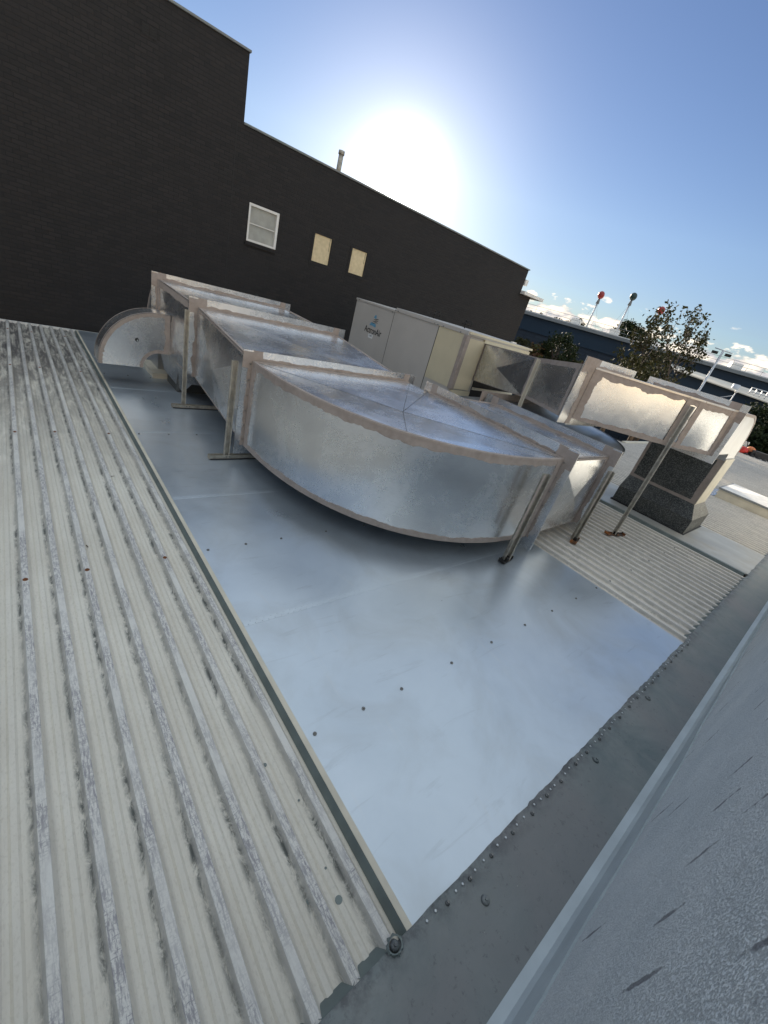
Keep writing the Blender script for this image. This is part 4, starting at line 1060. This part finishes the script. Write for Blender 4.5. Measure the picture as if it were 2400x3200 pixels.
m = MB(); m.tube([(q0.x+td.x*.2, q0.y+td.y*.2, 2.98), (q1.x+td.x*.1, q1.y+td.y*.1, 2.90)], .035, 6); m.build('crossarm', 'pole_white', L_)
for q in (p-td*.42, p+td*.38):
    m = MB(); m.boxr((q.x, q.y, 2.72), .38, .3, .15, td, (0, .2, 1)); m.build('lamp_head', 'black_steel', L_)
p = far(61.9, 62); L2 = thing('street_lamp', 'thin pale lamp post with a short arm against the blue wall', 'street lamp', (p.x, p.y, -9))
m = MB(); m.tube([(p.x, p.y, -9), (p.x, p.y, 1.0), (p.x-tg.x*.9, p.y-tg.y*.9, 1.45)], [.08, .06, .06], 6); m.build('shaft', 'pole_white', L2)
m = MB(); m.boxr((p.x-tg.x*1.2, p.y-tg.y*1.2, 1.45), .6, .2, .08, tg); m.build('lamp_head', 'pole_white', L2)
p = far(78.8, 46); L3 = thing('roof_mast', 'short mast with two struts and a pale globe by the shed', 'mast', (p.x, p.y, -9))
m = MB(); m.tube([(p.x, p.y, -9), (p.x, p.y, .85)], .04, 6); m.tube([(p.x-tg.x*1.1, p.y-tg.y*1.1, .0), (p.x, p.y, .6)], .025, 5); m.build('shaft', 'pole_white', L3)
m = MB(); m.ball((p.x, p.y, .92), .12, 8, 6); m.build('globe', 'white_paint', L3)

# ================================================================== TREES
def leaves(mb, pts, size, n, spread, rnd):
    for c in pts:
        for i in range(n):
            o = Vector((rnd.gauss(0, spread), rnd.gauss(0, spread), rnd.gauss(0, spread*.75)))
            p = Vector(c)+o; a = Vector((rnd.uniform(-1, 1), rnd.uniform(-1, 1), rnd.uniform(-1, .6))).normalized()
            b = a.cross(Vector((rnd.uniform(-1, 1), rnd.uniform(-1, 1), rnd.uniform(-1, 1)))).normalized()
            L = size*rnd.uniform(.6, 1.4); w = L*.32
            mb.add([p, p+a*L*.5+b*w, p+a*L, p+a*L*.5-b*w], [(0, 1, 2, 3)])
def tree(name, label, az, d, z0, limbs, mat, leafsize=.16, nleaf=22, spread=.28, seed=1, levels=4, trunk_r=.2, group=None, spreadang=.6, L0=2.6, lean=(0, 0), loc=None, upb=.35, keep=None):
    rnd = random.Random(seed); base = far(az, d) if loc is None else Vector(loc); base.z = z0
    o = thing(name, label, 'tree', tuple(base), group)
    tr = MB(); tips = []
    def grow(p, dr, L, r, lv):
        n = 4; pts = [p]; rr = [r]; q = p.copy(); dd = dr.copy()
        for i in range(n):
            dd = (dd+Vector((rnd.gauss(0, .13), rnd.gauss(0, .13), rnd.gauss(0, .07)+.02))).normalized(); q = q+dd*L/n
            pts.append(q.copy()); rr.append(r*(1-.45*(i+1)/n))
            if lv <= 1: tips.append(q.copy())
        if keep and lv <= 3 and not keep(q):
            del tips[len(tips)-(n if lv <= 1 else 0):]
            return
        tr.tube(pts, rr, 6 if lv > 1 else 4, cap=False)
        if lv == 0: return
        k = rnd.choice((3, 3, 4)) if lv > 1 else 3
        for j in range(k):
            a = rnd.uniform(0, 2*pi); s_ = spreadang*rnd.uniform(.6, 1.35)
            u = dd.orthogonal().normalized(); v = dd.cross(u)
            nd = (dd*cos(s_)+(u*cos(a)+v*sin(a))*sin(s_)+Vector((0, 0, upb*.3))).normalized()
            grow(q if j else q, nd, L*rnd.uniform(.62, .85), r*.5, lv-1)
            if lv >= 2 and rnd.random() < .5:
                grow(pts[2], (nd+Vector((rnd.gauss(0, .3), rnd.gauss(0, .3), 0))).normalized(), L*.5, r*.35, max(0, lv-2))
    grow(base, Vector((lean[0], lean[1], 1)).normalized(), L0, trunk_r, levels)
    if keep: tips = [t for t in tips if keep(t)]
    tr.build('trunk', 'bark', o)
    cr = MB(); leaves(cr, tips, leafsize, nleaf, spread, rnd); cr.build('crown', mat, o)
    return o
def bush(name, label, az, d, z0, ztop, rw, mat, seed, nclump=60, n=26, ls=.2, group=None, cat='tree'):
    rnd = random.Random(seed); b = far(az, d); o = thing(name, label, cat, (b.x, b.y, z0), group)
    t = MB(); zc = ztop-rw*.95
    t.tube([(b.x, b.y, z0), (b.x+.1, b.y, (z0+zc)/2), (b.x, b.y, zc)], [.22, .16, .1], 7)
    for i in range(6):
        a = rnd.uniform(0, 6.28); t.tube([(b.x, b.y, zc-rw*.6), (b.x+cos(a)*rw*.4, b.y+sin(a)*rw*.4, zc), (b.x+cos(a)*rw*.7, b.y+sin(a)*rw*.7, zc+rw*.4)], [.08, .05, .02], 5)
    t.build('trunk', 'bark', o); pts = []
    for i in range(nclump):
        th = rnd.uniform(0, 6.28); ph = math.acos(rnd.uniform(-1, 1)); r = rw*rnd.uniform(.45, 1)**.6*rnd.uniform(.85, 1.1)
        pts.append((b.x+r*sin(ph)*cos(th), b.y+r*sin(ph)*sin(th), zc+r*cos(ph)*.95))
    c = MB(); leaves(c, pts, ls, n, rw*.13, rnd); c.build('crown', mat, o)
    return o
# main tree: open crown with upright limbs
tree('gum_tree', 'open-crowned gum tree with dark limbs showing sky through it', 70.9, 36, -9, None, 'leaf_olive', .22, 4, .15, 23, 5, .26, None, .52, 4.3, (0, 0), None, .5,
     lambda p: ((math.degrees(math.atan2(p.x, p.y))-70.7)/4.3)**2 + ((math.degrees(math.atan2(p.z, math.hypot(p.x, p.y)))-1.6)/6.3)**2 < 1)
bush('gum_tree', 'low spreading tree at the left foot of the open-crowned gum', 69.0, 31.5, -9, 1.0, 1.9, 'leaf_olive', 5, 70, 22, .2)
bush('gum_tree', 'dense tree under the right side of the open-crowned gum', 72.2, 32, -9, .4, 1.6, 'leaf_olive', 6, 60, 22, .2)
bush('lilly_pilly_tree', 'round glossy dark green tree in front of the blue wall', 60.4, 33, -9, 1.02, 1.25, 'leaf_dark', 8, 120, 34, .15)
bush('garden_shrub', 'reddish green shrub left of the round dark tree', 57.8, 32, -9, -.05, .9, 'leaf_red', 9, 60, 26, .15)
bush('garden_shrub', 'low olive shrub beside the brick corner', 56.2, 34, -9, .15, .8, 'leaf_olive', 10, 60, 26, .15)
bush('garden_shrub', 'brownish low shrub right of the round dark tree', 62.9, 33, -9, -.25, .75, 'leaf_red', 12, 50, 22, .15)
bush('garden_shrub', 'small yellow-green shrub at the foot of the twin light pole', 75.4, 36, -9, .1, .55, 'leaf_olive', 13, 30, 22, .14)
bush('garden_shrub', 'olive shrub between the light pole and the mast', 76.9, 37, -9, -.6, .7, 'leaf_olive', 14, 34, 22, .14)
bush('dark_tree', 'dense dark tree at the right edge beyond the roof', 82.0, 52, -9, .75, 2.3, 'leaf_dark', 15, 130, 30, .26)
bush('dark_tree', 'tallest dense dark tree beyond the roof at the far right', 85.0, 50, -9, .85, 2.6, 'leaf_dark', 16, 150, 30, .26)
bush('dark_tree', 'dark tree low behind the heap of bags', 83.5, 48, -9, -1.2, 2.2, 'leaf_dark', 17, 130, 30, .26)
bush('dark_tree', 'dark tree just right of the raised duct end', 80.9, 47, -9, -.9, 1.8, 'leaf_dark', 18, 100, 30, .26)
for i, (a, zt_, r) in enumerate(((55.4, 6.6, 1.2), (56.6, 6.5, 1.4), (57.6, 6.3, 1.2), (59.0, 6.9, 1.6), (59.9, 6.6, 1.5), (61.1, 8.1, 1.6), (60.5, 7.2, 1.3))):
    bush('distant_tree', 'far-off tree over the blue building, %s' % ('first from the brick corner', 'second from the brick corner', 'third from the brick corner', 'fourth from the brick corner', 'fifth from the brick corner', 'the taller beside the red ball pole', 'the lower beside the red ball pole')[i], a, 120, -9, zt_, r, 'leaf_dark', 30+i, 40, 16, .45)
bush('distant_tree', 'broad dark tree right of the green ball pole', 66.3, 100, -9, 8.6, 2.3, 'leaf_dark', 41, 90, 26, .4)
bush('distant_tree', 'far tree beside the broad one, partly behind the gum', 67.6, 100, -9, 8.0, 2.2, 'leaf_dark', 42, 90, 26, .4)
tree('bare_tree', 'leafless tree above the far roofline right of the twin light pole', 77.6, 95, .2, None, 'leaf_dark', .05, 1, .1, 51, 4, .16, None, .6, 1.15, (0, 0), None, .4)

GR = {'ball_topped_pole': 'ball-topped poles above the blue building', 'gum_tree': 'gum trees beyond the raised duct', 'garden_shrub': 'garden shrubs beyond the roof',
      'dark_tree': 'dark trees at the right edge of the roof', 'distant_tree': 'far-off trees over the blue building', 'rubbish_bag': 'bags heaped at the far roof edge', 'twig': 'twigs lying on the ribbed roof'}
for o in list(scene.objects):
    g_ = GR.get(o.name.split('.')[0])
    if o.parent is None and g_: o['group'] = g_
# ================================================================== SUN, SKY, CAMERA
sd = bpy.data.lights.new('sun', 'SUN'); sd.energy = 5.0; sd.angle = radians(.5); sd.color = (1.0, .86, .68)
so = bpy.data.objects.new('sun', sd); COL.objects.link(so)
SD_ = Vector((sin(SUN_AZ)*cos(SUN_EL), cos(SUN_AZ)*cos(SUN_EL), sin(SUN_EL)))
so.rotation_euler = SD_.to_track_quat('Z', 'Y').to_euler(); so.location = (0, 0, 30)
w = bpy.data.worlds.new('World'); scene.world = w; w.use_nodes = True; t = w.node_tree; t.nodes.clear()
def wn(k, **kw):
    x = t.nodes.new(k)
    for a, v in kw.items(): setattr(x, a, v)
    return x
def wm(op, a, b=0.0, c=None, clamp=False):
    x = wn('ShaderNodeMath', operation=op); x.use_clamp = clamp
    for i, v in enumerate((a, b) if c is None else (a, b, c)):
        if isinstance(v, (int, float)): x.inputs[i].default_value = v
        else: t.links.new(v, x.inputs[i])
    return x.outputs[0]
def wr(f, a, b, c=0, d=1):
    x = wn('ShaderNodeMapRange'); x.clamp = True; t.links.new(f, x.inputs[0])
    for i, v in enumerate((a, b, c, d)): x.inputs[i+1].default_value = v
    return x.outputs[0]
sky = wn('ShaderNodeTexSky', sky_type='NISHITA'); sky.sun_disc = False; sky.sun_elevation = SUN_EL; sky.sun_rotation = SUN_AZ
sky.altitude = 50; sky.air_density = 1.0; sky.dust_density = .06; sky.ozone_density = 1.6
bgs = wn('ShaderNodeBackground'); bgs.inputs[1].default_value = .056; hsv = wn('ShaderNodeHueSaturation'); hsv.inputs['Saturation'].default_value = 1.12; hsv.inputs['Hue'].default_value = .51; t.links.new(sky.outputs[0], hsv.inputs['Color']); tint = wn('ShaderNodeMix', data_type='RGBA', blend_type='MULTIPLY'); tint.inputs[0].default_value = 1; tint.inputs[7].default_value = (.98, .93, 1.02, 1); t.links.new(hsv.outputs[0], tint.inputs[6]); tint2 = wn('ShaderNodeMix', data_type='RGBA', blend_type='MULTIPLY'); tint2.inputs[7].default_value = (.60, .66, .80, 1); t.links.new(tint.outputs[2], tint2.inputs[6]); t.links.new(tint2.outputs[2], bgs.inputs[0])
tc = wn('ShaderNodeTexCoord'); nv = wn('ShaderNodeVectorMath', operation='NORMALIZE'); t.links.new(tc.outputs['Generated'], nv.inputs[0])
dt = wn('ShaderNodeVectorMath', operation='DOT_PRODUCT'); t.links.new(nv.outputs[0], dt.inputs[0]); dt.inputs[1].default_value = SD_
dp = wm('MAXIMUM', dt.outputs['Value'], 0)
def halo(p, k): return wm('MULTIPLY', wm('POWER', dp, p), k)
hs = wm('ADD', wm('ADD', halo(2600, 14.0), halo(600, 1.0)), wm('ADD', halo(70, .20), halo(9, .012)))
bgh = wn('ShaderNodeBackground'); bgh.inputs[0].default_value = (1, .95, .86, 1); t.links.new(hs, bgh.inputs[1])
ad = wn('ShaderNodeAddShader'); t.links.new(bgs.outputs[0], ad.inputs[0]); t.links.new(bgh.outputs[0], ad.inputs[1])
# low cumulus bank near the horizon
sp_ = wn('ShaderNodeSeparateXYZ'); t.links.new(nv.outputs[0], sp_.inputs[0]); el = sp_.outputs[2]
t.links.new(wr(el, .22, .04, 0, 1), tint2.inputs[0])
mp = wn('ShaderNodeMapping'); t.links.new(nv.outputs[0], mp.inputs[0]); mp.inputs['Scale'].default_value = (9, 9, 22)
n1 = wn('ShaderNodeTexNoise'); t.links.new(mp.outputs[0], n1.inputs[0]); n1.inputs['Scale'].default_value = 2.1; n1.inputs['Detail'].default_value = 9; n1.inputs['Roughness'].default_value = .55
mp2 = wn('ShaderNodeMapping'); t.links.new(nv.outputs[0], mp2.inputs[0]); mp2.inputs['Scale'].default_value = (9, 9, 22); mp2.inputs['Location'].default_value = (.0, .0, -.22)
n2 = wn('ShaderNodeTexNoise'); t.links.new(mp2.outputs[0], n2.inputs[0]); n2.inputs['Scale'].default_value = 2.1; n2.inputs['Detail'].default_value = 6
thr = wr(el, .062, .098, .36, .62)
den = wm('MULTIPLY', wm('SUBTRACT', n1.outputs['Fac'], thr), 14, clamp=True)
den = wm('MULTIPLY', wm('MULTIPLY', den, wr(el, .0, .015)), wr(el, .125, .10))
lit = wm('MULTIPLY', wm('SUBTRACT', n1.outputs['Fac'], n2.outputs['Fac']), 5.0)
lit = wm('ADD', lit, .55, clamp=True)
cm = wn('ShaderNodeMix', data_type='RGBA'); t.links.new(lit, cm.inputs[0]); cm.inputs[6].default_value = (.45, .44, .46, 1); cm.inputs[7].default_value = (1.05, .93, .76, 1)
bgc = wn('ShaderNodeBackground'); t.links.new(cm.outputs[2], bgc.inputs[0]); bgc.inputs[1].default_value = .60
mxs = wn('ShaderNodeMixShader'); t.links.new(den, mxs.inputs[0]); t.links.new(ad.outputs[0], mxs.inputs[1]); t.links.new(bgc.outputs[0], mxs.inputs[2])
# unseen bright cloud overhead and southward, added to lift the light on the roof
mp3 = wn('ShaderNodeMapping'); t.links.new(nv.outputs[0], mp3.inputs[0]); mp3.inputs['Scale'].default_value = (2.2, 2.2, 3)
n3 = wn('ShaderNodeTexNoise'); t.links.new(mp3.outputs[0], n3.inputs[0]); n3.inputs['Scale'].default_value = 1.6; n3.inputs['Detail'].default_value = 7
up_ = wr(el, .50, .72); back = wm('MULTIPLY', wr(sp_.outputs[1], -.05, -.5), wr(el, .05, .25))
fill_veil = wm('MULTIPLY', wm('MAXIMUM', up_, back), wr(n3.outputs['Fac'], .36, .60, .45, 1.0))
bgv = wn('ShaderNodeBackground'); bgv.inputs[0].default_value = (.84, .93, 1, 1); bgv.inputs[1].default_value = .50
mxv = wn('ShaderNodeMixShader'); t.links.new(fill_veil, mxv.inputs[0]); t.links.new(mxs.outputs[0], mxv.inputs[1]); t.links.new(bgv.outputs[0], mxv.inputs[2])
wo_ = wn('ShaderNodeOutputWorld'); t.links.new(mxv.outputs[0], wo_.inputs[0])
try: w.cycles.sampling_method = 'MANUAL'; w.cycles.sample_map_resolution = 2048
except Exception: pass

cd = bpy.data.cameras.new('camera'); cam = bpy.data.objects.new('camera', cd); COL.objects.link(cam); scene.camera = cam
cd.sensor_fit = 'VERTICAL'; cd.sensor_height = 36; cd.sensor_width = 27; cd.lens = 36*1275.628/3200; cd.clip_start = .02; cd.clip_end = 2000
R = Matrix(((0.76214182, 0.10362362, -0.63906337), (-0.59220557, 0.51044136, -0.62349192), (0.26159588, 0.85364616, 0.45039519)))
cam.matrix_world = Matrix.Translation((0, 0, ZO)) @ R.to_4x4()
scene.view_settings.view_transform = 'Standard'; scene.view_settings.look = 'None'; scene.view_settings.gamma = 1; scene.view_settings.exposure = 1.28
scene.cycles.use_denoising = True; scene.cycles.max_bounces = 6; scene.cycles.glossy_bounces = 4
scene.cycles.sample_clamp_indirect = 4
